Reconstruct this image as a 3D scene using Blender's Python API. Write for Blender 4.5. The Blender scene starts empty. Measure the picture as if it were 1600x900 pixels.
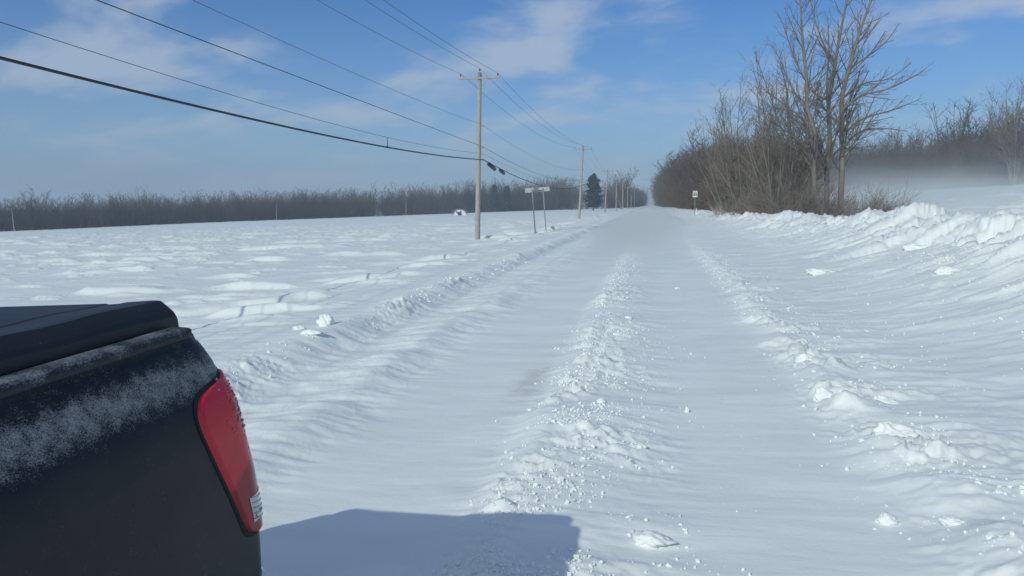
import bpy, math, random
import numpy as np
from mathutils import Vector, Matrix

sc = bpy.context.scene
col = sc.collection
R = math.radians

# ------------------------------------------------------------------ camera
cam_d = bpy.data.cameras.new('camera')
cam = bpy.data.objects.new('camera', cam_d)
col.objects.link(cam)
cam_d.sensor_width = 36.0
cam_d.lens = 26.0
cam_d.clip_start = 0.05
cam_d.clip_end = 9000
cam.location = (0, 0, 1.82)
cam.rotation_euler = (R(90 - 6.52), 0, R(10.716))
sc.camera = cam

# ------------------------------------------------------------------ world + sun
SUN_EL, SUN_AZ = 32.8, 27.0          # light travels towards azimuth SUN_AZ (from +Y towards +X)
world = bpy.data.worlds.new('World')
sc.world = world
world.use_nodes = True
wn, wl = world.node_tree.nodes, world.node_tree.links
wn.clear()
w_out = wn.new('ShaderNodeOutputWorld')
w_bg = wn.new('ShaderNodeBackground')
w_bg.inputs['Strength'].default_value = 0.097
sky = wn.new('ShaderNodeTexSky')
sky.sky_type = 'NISHITA'
sky.sun_disc = False
sky.sun_elevation = R(SUN_EL)
sky.sun_rotation = R(180 + SUN_AZ)
sky.altitude = 100
sky.air_density = 1.0
sky.dust_density = 0.35
sky.ozone_density = 2.2
tc = wn.new('ShaderNodeTexCoord')
sep = wn.new('ShaderNodeSeparateXYZ')
wl.new(tc.outputs['Generated'], sep.inputs[0])

def wmath(op, a, b=None, clamp=False):
    n = wn.new('ShaderNodeMath'); n.operation = op; n.use_clamp = clamp
    for i, v in enumerate((a, b)):
        if v is None: continue
        if isinstance(v, (int, float)): n.inputs[i].default_value = v
        else: wl.new(v, n.inputs[i])
    return n.outputs[0]
zc = wmath('MAXIMUM', sep.outputs[2], 0.0)
zd = wmath('ADD', zc, 0.30)
cx = wmath('DIVIDE', sep.outputs[0], zd)
cy = wmath('DIVIDE', sep.outputs[1], zd)
comb = wn.new('ShaderNodeCombineXYZ')
wl.new(cx, comb.inputs[0]); wl.new(cy, comb.inputs[1])
cn = wn.new('ShaderNodeTexNoise')
cn.inputs['Scale'].default_value = 2.9
cn.inputs['Detail'].default_value = 7
cn.inputs['Roughness'].default_value = 0.52
cn.inputs['Distortion'].default_value = 0.25
cmap = wn.new('ShaderNodeMapping')
cmap.inputs['Location'].default_value = (3.5, 0.6, 0)
cmap.inputs['Scale'].default_value = (0.75, 1.0, 1)
wl.new(comb.outputs[0], cmap.inputs[0]); wl.new(cmap.outputs[0], cn.inputs['Vector'])
cr = wn.new('ShaderNodeValToRGB')
cr.color_ramp.elements[0].position = 0.45; cr.color_ramp.elements[0].color = (0, 0, 0, 1)
cr.color_ramp.elements[1].position = 0.66; cr.color_ramp.elements[1].color = (1, 1, 1, 1)
cr.color_ramp.interpolation = 'EASE'
# extra unseen cloud added behind the camera to make ambient light less blue
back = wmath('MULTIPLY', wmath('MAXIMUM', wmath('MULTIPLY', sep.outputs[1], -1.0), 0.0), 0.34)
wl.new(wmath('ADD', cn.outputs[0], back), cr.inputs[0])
cf = wmath('MULTIPLY', cr.outputs[0], 0.72)
hue = wn.new('ShaderNodeHueSaturation')
hue.inputs['Saturation'].default_value = 1.30
hue.inputs['Value'].default_value = 1.28
wl.new(sky.outputs[0], hue.inputs['Color'])
tint = wn.new('ShaderNodeMixRGB'); tint.blend_type = 'MULTIPLY'; tint.inputs[0].default_value = 1.0
tint.inputs[2].default_value = (.40, .90, 1.36, 1)
wl.new(hue.outputs[0], tint.inputs[1])
mixc = wn.new('ShaderNodeMixRGB')
mixc.inputs[2].default_value = (8.6, 9.9, 11.8, 1)
wl.new(cf, mixc.inputs[0]); wl.new(tint.outputs[0], mixc.inputs[1])
# thin pale veil of ice crystals toward the horizon
hz = wmath('MULTIPLY', wmath('POWER', wmath('SUBTRACT', 1.0, zc, True), 7.0), 0.90)
mixh = wn.new('ShaderNodeMixRGB')
mixh.inputs[2].default_value = (7.0, 8.8, 11.4, 1)
wl.new(hz, mixh.inputs[0]); wl.new(mixc.outputs[0], mixh.inputs[1])
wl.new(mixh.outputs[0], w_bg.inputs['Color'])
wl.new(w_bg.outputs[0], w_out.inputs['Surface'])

sun_d = bpy.data.lights.new('sun', 'SUN')
sun_d.energy = 4.15
sun_d.angle = R(0.5)
sun_d.color = (0.985, 1.0, 0.88)
sun = bpy.data.objects.new('sun', sun_d)
col.objects.link(sun)
sd = Vector((math.sin(R(SUN_AZ)) * math.cos(R(SUN_EL)), math.cos(R(SUN_AZ)) * math.cos(R(SUN_EL)), -math.sin(R(SUN_EL))))
sun.rotation_euler = sd.to_track_quat('-Z', 'Y').to_euler()
sun.location = (-20, -40, 30)

sc.view_settings.view_transform = 'Standard'
sc.view_settings.look = 'None'
sc.view_settings.gamma = 1.0
sc.view_settings.use_curve_mapping = False
sc.cycles.transparent_max_bounces = 32
sc.cycles.volume_max_steps = 256
sc.view_settings.exposure = -0.78

# ------------------------------------------------------------------ helpers
def link(o, parent=None):
    col.objects.link(o)
    if parent is not None: o.parent = parent
    return o
def tag(o, label=None, cat=None, group=None, kind=None):
    if label: o['label'] = label
    if cat: o['category'] = cat
    if group: o['group'] = group
    if kind: o['kind'] = kind
    return o
def empty(name, loc=(0, 0, 0), rot=(0, 0, 0)):
    o = bpy.data.objects.new(name, None)
    o.location = loc; o.rotation_euler = rot
    o.empty_display_size = 0.3
    return link(o)
def mesh_np(name, V, Fs, m, parent=None, smooth=False):
    """V (n,3); Fs list of (k,4)/(k,3) index arrays"""
    me = bpy.data.meshes.new(name)
    V = np.asarray(V, np.float32)
    Fs = [np.asarray(f, np.int32) for f in (Fs if isinstance(Fs, list) else [Fs]) if len(f)]
    nl = sum(f.size for f in Fs); nf = sum(len(f) for f in Fs)
    me.vertices.add(len(V)); me.vertices.foreach_set('co', V.ravel())
    me.loops.add(nl); me.polygons.add(nf)
    me.loops.foreach_set('vertex_index', np.concatenate([f.ravel() for f in Fs]))
    sizes = np.concatenate([np.full(len(f), f.shape[1], np.int32) for f in Fs])
    st = np.concatenate([[0], np.cumsum(sizes)[:-1]]).astype(np.int32)
    me.polygons.foreach_set('loop_start', st)
    me.polygons.foreach_set('use_smooth', np.full(nf, smooth, bool))
    me.update(calc_edges=True)
    me.validate()
    if m: me.materials.append(m)
    return link(bpy.data.objects.new(name, me), parent)

class MB:
    def __init__(s): s.v = []; s.q = []; s.t = []; s.n = 0
    def add(s, V, q=None, t=None):
        V = np.asarray(V, float)
        s.v.append(V)
        if q is not None and len(q): s.q.append(np.asarray(q) + s.n)
        if t is not None and len(t): s.t.append(np.asarray(t) + s.n)
        s.n += len(V)
    def build(s, name, m, parent=None, smooth=False):
        F = []
        if s.q: F.append(np.concatenate(s.q))
        if s.t: F.append(np.concatenate(s.t))
        return mesh_np(name, np.concatenate(s.v), F, m, parent, smooth)
    def grid(s, P, close_u=False, close_v=False):
        P = np.asarray(P, float); a, b = P.shape[:2]
        i = np.arange(a if close_u else a - 1); j = np.arange(b if close_v else b - 1)
        I, J = np.meshgrid(i, j, indexing='ij')
        I2 = (I + 1) % a; J2 = (J + 1) % b
        q = np.stack([I * b + J, I2 * b + J, I2 * b + J2, I * b + J2], -1).reshape(-1, 4)
        s.add(P.reshape(-1, 3), q)
    def box(s, c, d, rot=None, bev=0.0):
        hx, hy, hz = [k / 2 for k in d]
        if bev <= 0:
            V = np.array([(x, y, z) for z in (-hz, hz) for y in (-hy, hy) for x in (-hx, hx)])
            q = [(0, 2, 3, 1), (4, 5, 7, 6), (0, 1, 5, 4), (2, 6, 7, 3), (0, 4, 6, 2), (1, 3, 7, 5)]
            t = []
        else:
            b = min(bev, hx * .9, hy * .9, hz * .9)
            V = []; idx = {}
            for sx in (-1, 1):
                for sy in (-1, 1):
                    for sz in (-1, 1):
                        for ax in range(3):
                            p = [sx * (hx - b), sy * (hy - b), sz * (hz - b)]
                            p[ax] = (sx * hx, sy * hy, sz * hz)[ax]
                            idx[(sx, sy, sz, ax)] = len(V); V.append(p)
            q = []; t = []
            for ax in range(3):
                o = [k for k in range(3) if k != ax]
                for sg in (-1, 1):
                    def key(a, b_):
                        k = [0, 0, 0]; k[ax] = sg; k[o[0]] = a; k[o[1]] = b_; return idx[(*k, ax)]
                    q.append((key(-1, -1), key(1, -1), key(1, 1), key(-1, 1)))
            for ax in range(3):            # edges run along ax
                o = [k for k in range(3) if k != ax]
                for s1 in (-1, 1):
                    for s2 in (-1, 1):
                        def kk(sg, axx):
                            k = [0, 0, 0]; k[ax] = sg; k[o[0]] = s1; k[o[1]] = s2; return idx[(*k, axx)]
                        q.append((kk(-1, o[0]), kk(1, o[0]), kk(1, o[1]), kk(-1, o[1])))
            for sx in (-1, 1):
                for sy in (-1, 1):
                    for sz in (-1, 1):
                        t.append(tuple(idx[(sx, sy, sz, a)] for a in range(3)))
            V = np.array(V)
        if rot is not None: V = V @ np.array(rot.to_3x3()).T
        s.add(V + np.array(c), q, t)
    def tube(s, pts, rad, sides=8, cap=True):
        pts = np.asarray(pts, float); k = len(pts)
        rad = np.broadcast_to(np.asarray(rad, float), (k,))
        tg = np.gradient(pts, axis=0); tg /= np.linalg.norm(tg, axis=1)[:, None] + 1e-9
        up = np.array([0, 0, 1.]) if abs(tg[0] @ np.array([0, 0, 1.])) < .9 else np.array([1., 0, 0])
        a = np.cross(tg, up); a /= np.linalg.norm(a, axis=1)[:, None] + 1e-9
        b = np.cross(tg, a)
        th = np.arange(sides) * 2 * np.pi / sides
        P = pts[:, None] + rad[:, None, None] * (np.cos(th)[None, :, None] * a[:, None] + np.sin(th)[None, :, None] * b[:, None])
        n0 = s.n
        s.grid(P, close_v=True)
        if cap:
            for e, o in ((0, 0), (k - 1, (k - 1) * sides)):
                s.add([pts[e]], t=None)
                c = s.n - 1
                t = [(n0 + o + j, n0 + o + (j + 1) % sides, c) for j in range(sides)]
                s.t.append(np.array(t))
    def lathe(s, c, prof, sides=24, axis='z', rot=None):
        th = np.arange(sides) * 2 * np.pi / sides
        pr = np.array(prof, float)
        P = np.stack([pr[:, 0][:, None] * np.cos(th), pr[:, 0][:, None] * np.sin(th), np.repeat(pr[:, 1][:, None], sides, 1)], -1)
        if axis == 'x': P = P[..., [2, 0, 1]]
        if axis == 'y': P = P[..., [1, 2, 0]]
        if rot is not None: P = P @ np.array(rot.to_3x3()).T
        s.grid(P + np.array(c), close_v=True)

# ------------------------------------------------------------------ noise
def _hash(ix, iy, seed):
    h = (ix.astype(np.int64) * 374761393 + iy.astype(np.int64) * 668265263 + seed * 1442695041) & 0xffffffff
    h = ((h ^ (h >> 13)) * 1274126177) & 0xffffffff
    return (h ^ (h >> 16)) & 0xffff
def perlin(x, y, seed=0):
    ix = np.floor(x); iy = np.floor(y); fx = x - ix; fy = y - iy
    u = fx * fx * fx * (fx * (fx * 6 - 15) + 10); v = fy * fy * fy * (fy * (fy * 6 - 15) + 10)
    def g(dx, dy):
        a = _hash(ix + dx, iy + dy, seed) * (2 * np.pi / 65536)
        return np.cos(a) * (fx - dx) + np.sin(a) * (fy - dy)
    return 1.5 * ((g(0, 0) * (1 - u) + g(1, 0) * u) * (1 - v) + (g(0, 1) * (1 - u) + g(1, 1) * u) * v)
def fbm(x, y, o=4, seed=0, gain=.5):
    s = 0; a = 1; t = 0
    for k in range(o):
        s = s + a * perlin(x * 2 ** k + 17.3 * k, y * 2 ** k - 9.1 * k, seed + k); t += a; a *= gain
    return s / t
def ridged(x, y, o=3, seed=0):
    s = 0; a = 1; t = 0
    for k in range(o):
        s = s + a * (1 - np.abs(perlin(x * 2 ** k + 5.3 * k, y * 2 ** k + 3.7 * k, seed + k)) * 1.6) ** 2; t += a; a *= .5
    return s / t
def sm(a, b, x):
    t = np.clip((x - a) / (b - a), 0, 1); return t * t * (3 - 2 * t)
def gau(x, w): return np.exp(-(x / w) ** 2)

# ------------------------------------------------------------------ terrain height
def ground(x, y):
    x = np.asarray(x, float); y = np.asarray(y, float)
    d = np.hypot(x, y)
    z = 0.035 * np.clip(x, -900, 60)
    z = z + 0.055 * np.clip(x - 12, 0, 60)
    z = z + 0.5 * fbm(x / 90, y / 90, 2, 3) * sm(30, 120, np.abs(x))
    m = 0.12 * fbm(y / 5.0, x * 0 + .5, 3, 11)            # wandering of the windrows
    m2 = 0.18 * fbm(y / 3.1, x * 0 + 4.5, 3, 12)
    far = sm(60, 160, y); wf = 1 - .95 * sm(15, 46, y)
    # road: left edge and field
    xe = x + m2 * 1.3
    field = sm(-4.1, -4.9, xe)
    z = z + 0.16 * field - .28 * sm(-5.5, -10, x) * (1 - sm(-25, -80, x))
    mod2 = 0.55 + 0.9 * np.clip(fbm(y / 1.7, x * 0 + 9, 2, 21), -.5, 1)
    r2 = gau(xe + 4.45, .36) * mod2 * (1 - .6 * far)
    z = z + 0.20 * r2
    # ridge one, between tyre lanes on the left
    env1 = sm(3.6, 5.4, y) * (1 - sm(13, 20, y) * .65)
    x1 = x + 2.95 + 0.3 * fbm(y / 4, x * 0 + 2, 2, 31)
    r1 = np.where(x1 < 0, gau(x1, .55), gau(x1, .28)) * env1 * (0.6 + .8 * np.clip(fbm(y / 1.5, x * 0 + 7, 2, 33), -.4, 1))
    z = z + 0.13 * r1
    # centre windrow
    xw = x + m
    env = 0.75 + .6 * fbm(y / 2.2, x * 0 + 3, 2, 41)
    wr = sm(-1.20, -.80, xw) * (1 - sm(-.85, .35, xw)) * env * wf
    z = z + 0.115 * wr
    # wheel lane left: shallow smooth trough
    z = z - 0.03 * gau(x + 1.8, .6)
    # right windrow
    xr = x - 1.72 - m2 * .8
    rr = gau(xr, .26) * (0.55 + .9 * np.clip(fbm(y / .8, x * 0 + 13, 2, 51), -.3, 1)) * wf
    z = z + 0.16 * rr + 0.07 * sm(-.3, .6, xr)
    # right bank
    crest = np.interp(y, [-30, 0, 10, 17, 22, 34, 51, 84, 200, 400, 900], [.9, .95, .98, 1.02, .94, .64, .44, .36, .42, .45, .4])
    xc = np.interp(y, [0, 30, 90, 250], [7.6, 7.4, 6.2, 5.2]) + .5 * fbm(y / 7, x * 0 + 1, 2, 61)
    pk = .96 + .34 * perlin(y / 3.3, x * 0 + .3, 62) + .16 * ridged(y / 1.3, x * .12 + .3, 2, 63)
    t = np.clip((x - 2.9) / (xc - 2.9), 0, 1)
    up = t ** 1.7
    dn = sm(4.0, .3, x - xc) * .75 + .25 * (1 - sm(8, 22, x - xc))
    bank = np.where(x < xc, up, dn)
    z = z + crest * pk * bank * (x > 0)
    bm = bank * (x > 2.9) * np.where(x < xc, 1, dn)
    # wind carving
    yy = y - .28 * (x - 3) * (x > 3)
    lanes = sm(-1.1, -1.4, x) * sm(-2.5, -2.2, x) + sm(.1, .4, x) * sm(1.5, 1.2, x)
    fade = 1 / (1 + (d / 90) ** 2)
    z = z + (.026 * fbm(x / 1.3, yy / .30, 4, 71) + .007 * fbm(x / .42, yy / .10, 3, 72)) * (1 - .72 * np.clip(lanes, 0, 1)) * fade
    z = z + bm * (.30 * (ridged(x / 4.2, yy / 1.1, 3, 81) - .5) + .085 * (ridged(x / 1.5, yy / .24, 4, 83) - .5)) * (1 - .5 * far)
    tv = (fbm(x / 3.0 + 7, yy / .85, 3, 88) + .35 * perlin(x / .9, yy / .5, 89)) * 3.2
    tf = tv - np.floor(tv)
    z = z + .075 * (np.floor(tv) + sm(0, .22, tf)) * bm * (1 - far) / 1.0
    cl = sm(.55, .95, bank) * (x > 3) * np.where(x < xc + 1, 1, 0)
    z = z + cl * (.08 * sm(.05, .35, fbm(x / .8, yy / .6, 3, 84)) + .05 * ridged(x / .3, y / .25, 2, 85)) * (1 - .6 * far)
    sl = fbm(x / 2.2 + 3, yy / 1.0, 3, 87)
    z = z + .22 * sm(.05, .13, sl) * bm * (1 - far)
    # field mounds and drifts
    fm = sm(-4.6, -6.5, x) + sm(14, 20, x)
    n1 = fbm(x / 5.5, y / 1.6, 3, 91); n2 = fbm(x / 2.4 + 8, y / .7, 3, 93)
    mound = sm(.20, .50, n1) * .17 + sm(.25, .55, n2) * .08
    z = z + fm * (mound * (1 + sm(15, 60, d) * .3)) * (1 / (1 + (d / 260) ** 2))
    n3 = fbm(x / 11, y / 5, 3, 95)
    z = z + fm * .16 * np.clip(n3, -.2, 1)
    mshoul = sm(-.2, .4, xr) * (1 - sm(3.5, 5, x))
    z = z + mshoul * .05 * np.clip(fbm(x / .9, yy / .42, 3, 97), 0, 1)
    left = sm(-2.3, -2.6, x) * sm(-4.8, -4.2, x)
    z = z + left * (.04 * fbm(x / .9, y / .35, 3, 98) + .012 * (ridged(x / .6, y / .15, 3, 99) - .5))
    # broken lumps along the windrows
    patch = sm(-.15, .25, fbm(x / 1.2 + 30, y / 1.2, 2, 101))
    lm = np.clip(wr * 1.2 * (.12 + .88 * patch) * .75 + rr * 1.6 * (.2 + .8 * patch) + r2 * 1.15 * patch + gau(xr - .5, .5) * .40 * patch + r1 * .22 * patch, 0, 1.2) * (1 / (1 + (d / 30) ** 2))
    lumps = .085 * (ridged(x / .26, y / .17, 2, 103) - .45) + .035 * fbm(x / .085, y / .07, 2, 105) + .09 * sm(.1, .5, fbm(x / .36, y / .26, 2, 107))
    z = z + lm * lumps
    # crumbs on the near bank
    pb = sm(.1, .35, fbm(x / 2.0 + 50, yy / 1.0, 2, 111)) * bm
    z = z + pb * (.07 * (ridged(x / .35, yy / .2, 2, 113) - .4) + .03 * fbm(x / .12, y / .1, 2, 114)) * (1 / (1 + (d / 40) ** 2))
    z = z * 1.0
    return z
def gz(x, y): return float(ground(np.array([x]), np.array([y]))[0])

# ------------------------------------------------------------------ materials
def mat(name):
    m = bpy.data.materials.new(name); m.use_nodes = True
    nt = m.node_tree; b = nt.nodes['Principled BSDF']
    return m, nt, b
def N(nt, t, **k):
    n = nt.nodes.new(t)
    for a, v in k.items():
        if a in n.inputs: n.inputs[a].default_value = v
        else: setattr(n, a, v)
    return n
def simple(name, c, rough=.6, metal=0, c2=None, scale=8, bump=0, stretch=(1, 1, 1), coat=0, spec=None):
    m, nt, b = mat(name)
    b.inputs['Roughness'].default_value = rough
    b.inputs['Metallic'].default_value = metal
    b.inputs['Coat Weight'].default_value = coat
    if spec is not None: b.inputs['Specular IOR Level'].default_value = spec
    tcn = N(nt, 'ShaderNodeTexCoord'); mp = N(nt, 'ShaderNodeMapping'); mp.inputs['Scale'].default_value = stretch
    nz = N(nt, 'ShaderNodeTexNoise', Scale=scale, Detail=6.0, Roughness=.6)
    nt.links.new(tcn.outputs['Object'], mp.inputs[0]); nt.links.new(mp.outputs[0], nz.inputs['Vector'])
    rp = N(nt, 'ShaderNodeValToRGB')
    rp.color_ramp.elements[0].position = .35; rp.color_ramp.elements[1].position = .68
    rp.color_ramp.elements[0].color = (*c, 1); rp.color_ramp.elements[1].color = (*(c2 or tuple(k * 1.35 for k in c)), 1)
    nt.links.new(nz.outputs[0], rp.inputs[0]); nt.links.new(rp.outputs[0], b.inputs['Base Color'])
    if bump:
        bp = N(nt, 'ShaderNodeBump', Strength=bump, Distance=.01)
        nt.links.new(nz.outputs[0], bp.inputs['Height']); nt.links.new(bp.outputs[0], b.inputs['Normal'])
    return m

def snow_mat(name, streak=True):
    m, nt, b = mat(name)
    L = nt.links.new
    b.inputs['Base Color'].default_value = (.815, .855, .84, 1)
    b.inputs['Roughness'].default_value = .55
    b.inputs['Specular IOR Level'].default_value = .35
    tcn = N(nt, 'ShaderNodeTexCoord')
    n1 = N(nt, 'ShaderNodeTexNoise', Scale=42.0, Detail=5.0, Roughness=.65)
    L(tcn.outputs['Object'], n1.inputs['Vector'])
    b1 = N(nt, 'ShaderNodeBump', Strength=.30, Distance=.006)
    L(n1.outputs[0], b1.inputs['Height'])
    if streak:
        mp = N(nt, 'ShaderNodeMapping'); mp.inputs['Scale'].default_value = (1.2, 5.5, 2)
        mp.inputs['Rotation'].default_value = (0, 0, R(-5))
        L(tcn.outputs['Object'], mp.inputs[0])
        n2 = N(nt, 'ShaderNodeTexNoise', Scale=1.5, Detail=8.0, Roughness=.62, Distortion=1.1)
        L(mp.outputs[0], n2.inputs['Vector'])
        b2 = N(nt, 'ShaderNodeBump', Strength=.15, Distance=.028)
        L(n2.outputs[0], b2.inputs['Height']); L(b1.outputs[0], b2.inputs['Normal'])
        L(b2.outputs[0], b.inputs['Normal'])
        # scoured, slightly greyer hard-packed patches and a little grit
        n3 = N(nt, 'ShaderNodeTexNoise', Scale=.55, Detail=6.0, Roughness=.6)
        mp3 = N(nt, 'ShaderNodeMapping'); mp3.inputs['Scale'].default_value = (1, 2.2, 1)
        L(tcn.outputs['Object'], mp3.inputs[0]); L(mp3.outputs[0], n3.inputs['Vector'])
        rp = N(nt, 'ShaderNodeValToRGB')
        rp.color_ramp.elements[0].position = .38; rp.color_ramp.elements[0].color = (.74, .785, .765, 1)
        rp.color_ramp.elements[1].position = .62; rp.color_ramp.elements[1].color = (.82, .865, .84, 1)
        L(n3.outputs[0], rp.inputs[0])
        # gravel showing through beside the centre windrow
        vm = N(nt, 'ShaderNodeVectorMath', operation='SUBTRACT'); vm.inputs[1].default_value = (-1.22, 7.6, 0)
        L(tcn.outputs['Object'], vm.inputs[0])
        vs = N(nt, 'ShaderNodeVectorMath', operation='MULTIPLY'); vs.inputs[1].default_value = (4.5, 1.1, 0)
        L(vm.outputs[0], vs.inputs[0])
        ln = N(nt, 'ShaderNodeVectorMath', operation='LENGTH'); L(vs.outputs[0], ln.inputs[0])
        n4 = N(nt, 'ShaderNodeTexNoise', Scale=9.0, Detail=6.0, Roughness=.7); L(tcn.outputs['Object'], n4.inputs['Vector'])
        a1 = N(nt, 'ShaderNodeMath', operation='MULTIPLY'); a1.inputs[1].default_value = 2.2; L(n4.outputs[0], a1.inputs[0])
        a2 = N(nt, 'ShaderNodeMath', operation='SUBTRACT'); L(a1.outputs[0], a2.inputs[0]); L(ln.outputs['Value'], a2.inputs[1])
        a3 = N(nt, 'ShaderNodeMath', operation='MULTIPLY', use_clamp=True); a3.inputs[1].default_value = .9; L(a2.outputs[0], a3.inputs[0])
        a4 = N(nt, 'ShaderNodeMath', operation='MULTIPLY'); a4.inputs[1].default_value = .38; L(a3.outputs[0], a4.inputs[0])
        mx = N(nt, 'ShaderNodeMixRGB'); mx.inputs[2].default_value = (.30, .27, .24, 1)
        L(a4.outputs[0], mx.inputs[0]); L(rp.outputs[0], mx.inputs[1]); L(mx.outputs[0], b.inputs['Base Color'])
    else:
        L(b1.outputs[0], b.inputs['Normal'])
    return m
M_snow = snow_mat('snow')
M_clod = snow_mat('snow_clod', False)

# ------------------------------------------------------------------ snow ground: one sheet, finest where it is seen closest
def build_ground():
    fine = np.arange(-60, 48, .072)
    a = np.concatenate([np.arange(-180, -60, 1.0), fine, np.arange(48, 180, 1.0)])
    az = np.radians(a)                                     # azimuth from +Y towards +X
    rr = [0.3]
    while rr[-1] < 6000:
        r = rr[-1]
        k = .0052 if r < 130 else .02
        rr.append(r + max(k * r, .018))
        if r < 2.6: rr[-1] = r + .12
    rr = np.array(rr)
    A, Rr = np.meshgrid(az, rr, indexing='ij')
    X = np.sin(A) * Rr; Y = np.cos(A) * Rr
    Z = ground(X, Y)
    n, k = X.shape
    V = np.stack([X, Y, Z], -1).reshape(-1, 3)
    I, J = np.meshgrid(np.arange(n), np.arange(k - 1), indexing='ij')
    I2 = (I + 1) % n
    q = np.stack([I * k + J, I * k + J + 1, I2 * k + J + 1, I2 * k + J], -1).reshape(-1, 4)
    q = q[:, ::-1]
    V = np.concatenate([V, [[0, 0, gz(0, 0)]]])
    c = len(V) - 1
    i = np.arange(n)
    t = np.stack([i * k, ((i + 1) % n) * k, np.full(n, c)], -1)[:, ::-1]
    o = mesh_np('snow_ground', V, [q, t], M_snow, smooth=True)
    tag(o, kind='structure')
build_ground()

# ------------------------------------------------------------------ snow clods
def ico(sub=1):
    import bmesh
    bm = bmesh.new(); bmesh.ops.create_icosphere(bm, subdivisions=sub, radius=1)
    V = np.array([v.co[:] for v in bm.verts]); F = np.array([[v.index for v in f.verts] for f in bm.faces]); bm.free()
    return V, F
def rotm(rng):
    q = rng.normal(size=4); q /= np.linalg.norm(q); w, x, y, z = q
    return np.array([[1 - 2 * (y * y + z * z), 2 * (x * y - z * w), 2 * (x * z + y * w)], [2 * (x * y + z * w), 1 - 2 * (x * x + z * z), 2 * (y * z - x * w)], [2 * (x * z - y * w), 2 * (y * z + x * w), 1 - 2 * (x * x + y * y)]])
def debris():
    rng = np.random.default_rng(5)
    V0, F0 = ico(1)
    b = MB()
    def put(x, y, s):
        dV = V0 * (1 + .28 * rng.normal(size=(len(V0), 1))) * np.array([1, .75, .6]) * s
        dV = dV @ rotm(rng).T
        b.add(dV + np.array([x, y, gz_cache(x, y) + s * .25]), t=F0)
    pts = []
    def sc_(n, xm, xs, y0, y1, s0, s1, p=1.0):
        for _ in range(n):
            y = y0 + (y1 - y0) * rng.random() ** p
            pts.append((xm + xs * rng.normal(), y, s0 + (s1 - s0) * rng.random() ** 3))
    sc_(4200, -.66, .20, 3.3, 13, .004, .020, 1.5)
    sc_(1700, -.25, .32, 3.4, 11, .004, .016, 1.4)
    sc_(1500, 1.85, .26, 3.3, 13, .004, .022, 1.5)
    sc_(600, 2.6, .5, 3.4, 12, .004, .016, 1.4)
    sc_(420, -4.45, .22, 6, 24, .008, .035, 1.3)
    sc_(1100, 6.2, .9, 9, 18, .006, .032, 1.0)
    sc_(160, 3.6, 1.2, 7, 22, .006, .022, 1.2)
    sc_(160, .6, .6, 4, 16, .004, .010, 1.2)
    sc_(300, 1.8, .22, 13, 26, .010, .030)
    sc_(320, -.72, .18, 13, 26, .010, .030)
    P = np.array(pts)
    keep = (fbm(P[:, 0] / .55, P[:, 1] / .7, 2, 401) + .25 * rng.random(len(P)) > .10) | (P[:, 1] > 13)
    pts = [p for p, k in zip(pts, keep) if k]; P = P[keep]
    Z = ground(P[:, 0], P[:, 1])
    for (x, y, s), z in zip(pts, Z):
        dV = V0 * (1 + .28 * rng.normal(size=(len(V0), 1))) * np.array([1, .75, .6]) * s
        dV = dV @ rotm(rng).T
        b.add(dV + np.array([x, y, z + s * .25]), t=F0)
    o = b.build('snow_debris', M_clod)
    tag(o, 'small broken crumbs of snow strewn along the windrows', 'snow debris', kind='stuff')
debris()
def clod(x, y, s, label, asp=(1, .8, .7), tail=0.0, seed=1):
    rng = np.random.default_rng(seed)
    V, F = ico(4)
    off = rng.normal(size=3) * 9
    d = fbm(V[:, 0] * 1.3 + off[0] + V[:, 2], V[:, 1] * 1.3 + off[1] - V[:, 2] * .7, 4, 200 + seed)
    d2 = ridged(V[:, 0] * 1.1 + off[2], V[:, 1] * 1.1 + V[:, 2] * 1.2, 2, 300 + seed)
    V = V * (1 + .55 * d[:, None] + .35 * (d2[:, None] - .5))
    V = V * np.array(asp) * s
    if tail:                                              # snow trailing downwind
        w = np.clip(V[:, 0] / s, 0, 3); V[:, 0] += w * tail * s; V[:, 2] *= 1 / (1 + w * tail * .9)
    o = mesh_np('snow_chunk', V, [F], M_clod, smooth=True)
    o.location = (x, y, gz(x, y) + s * asp[2] * .28)
    o.rotation_euler = (0, 0, rng.random() * .6 - .3)
    tag(o, label, 'snow chunk', 'chunks of ploughed snow')
    return o

# ------------------------------------------------------------------ bare trees
M_bark = simple('bark', (.14, .125, .105), .9, c2=(.26, .235, .20), scale=5, bump=.4, stretch=(3, 3, .6))
M_twig = simple('twig', (.13, .108, .088), .9, c2=(.20, .17, .14), scale=3)
M_pale = simple('pale_bark', (.27, .255, .23), .85, c2=(.44, .42, .39), scale=4, stretch=(1, 1, 3))
M_brush = simple('brushwood', (.125, .105, .090), .95, c2=(.26, .225, .195), scale=.6)
M_wood_far = simple('far_woodland_bark', (.078, .054, .040), .95, c2=(.145, .105, .08), scale=.12)

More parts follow.
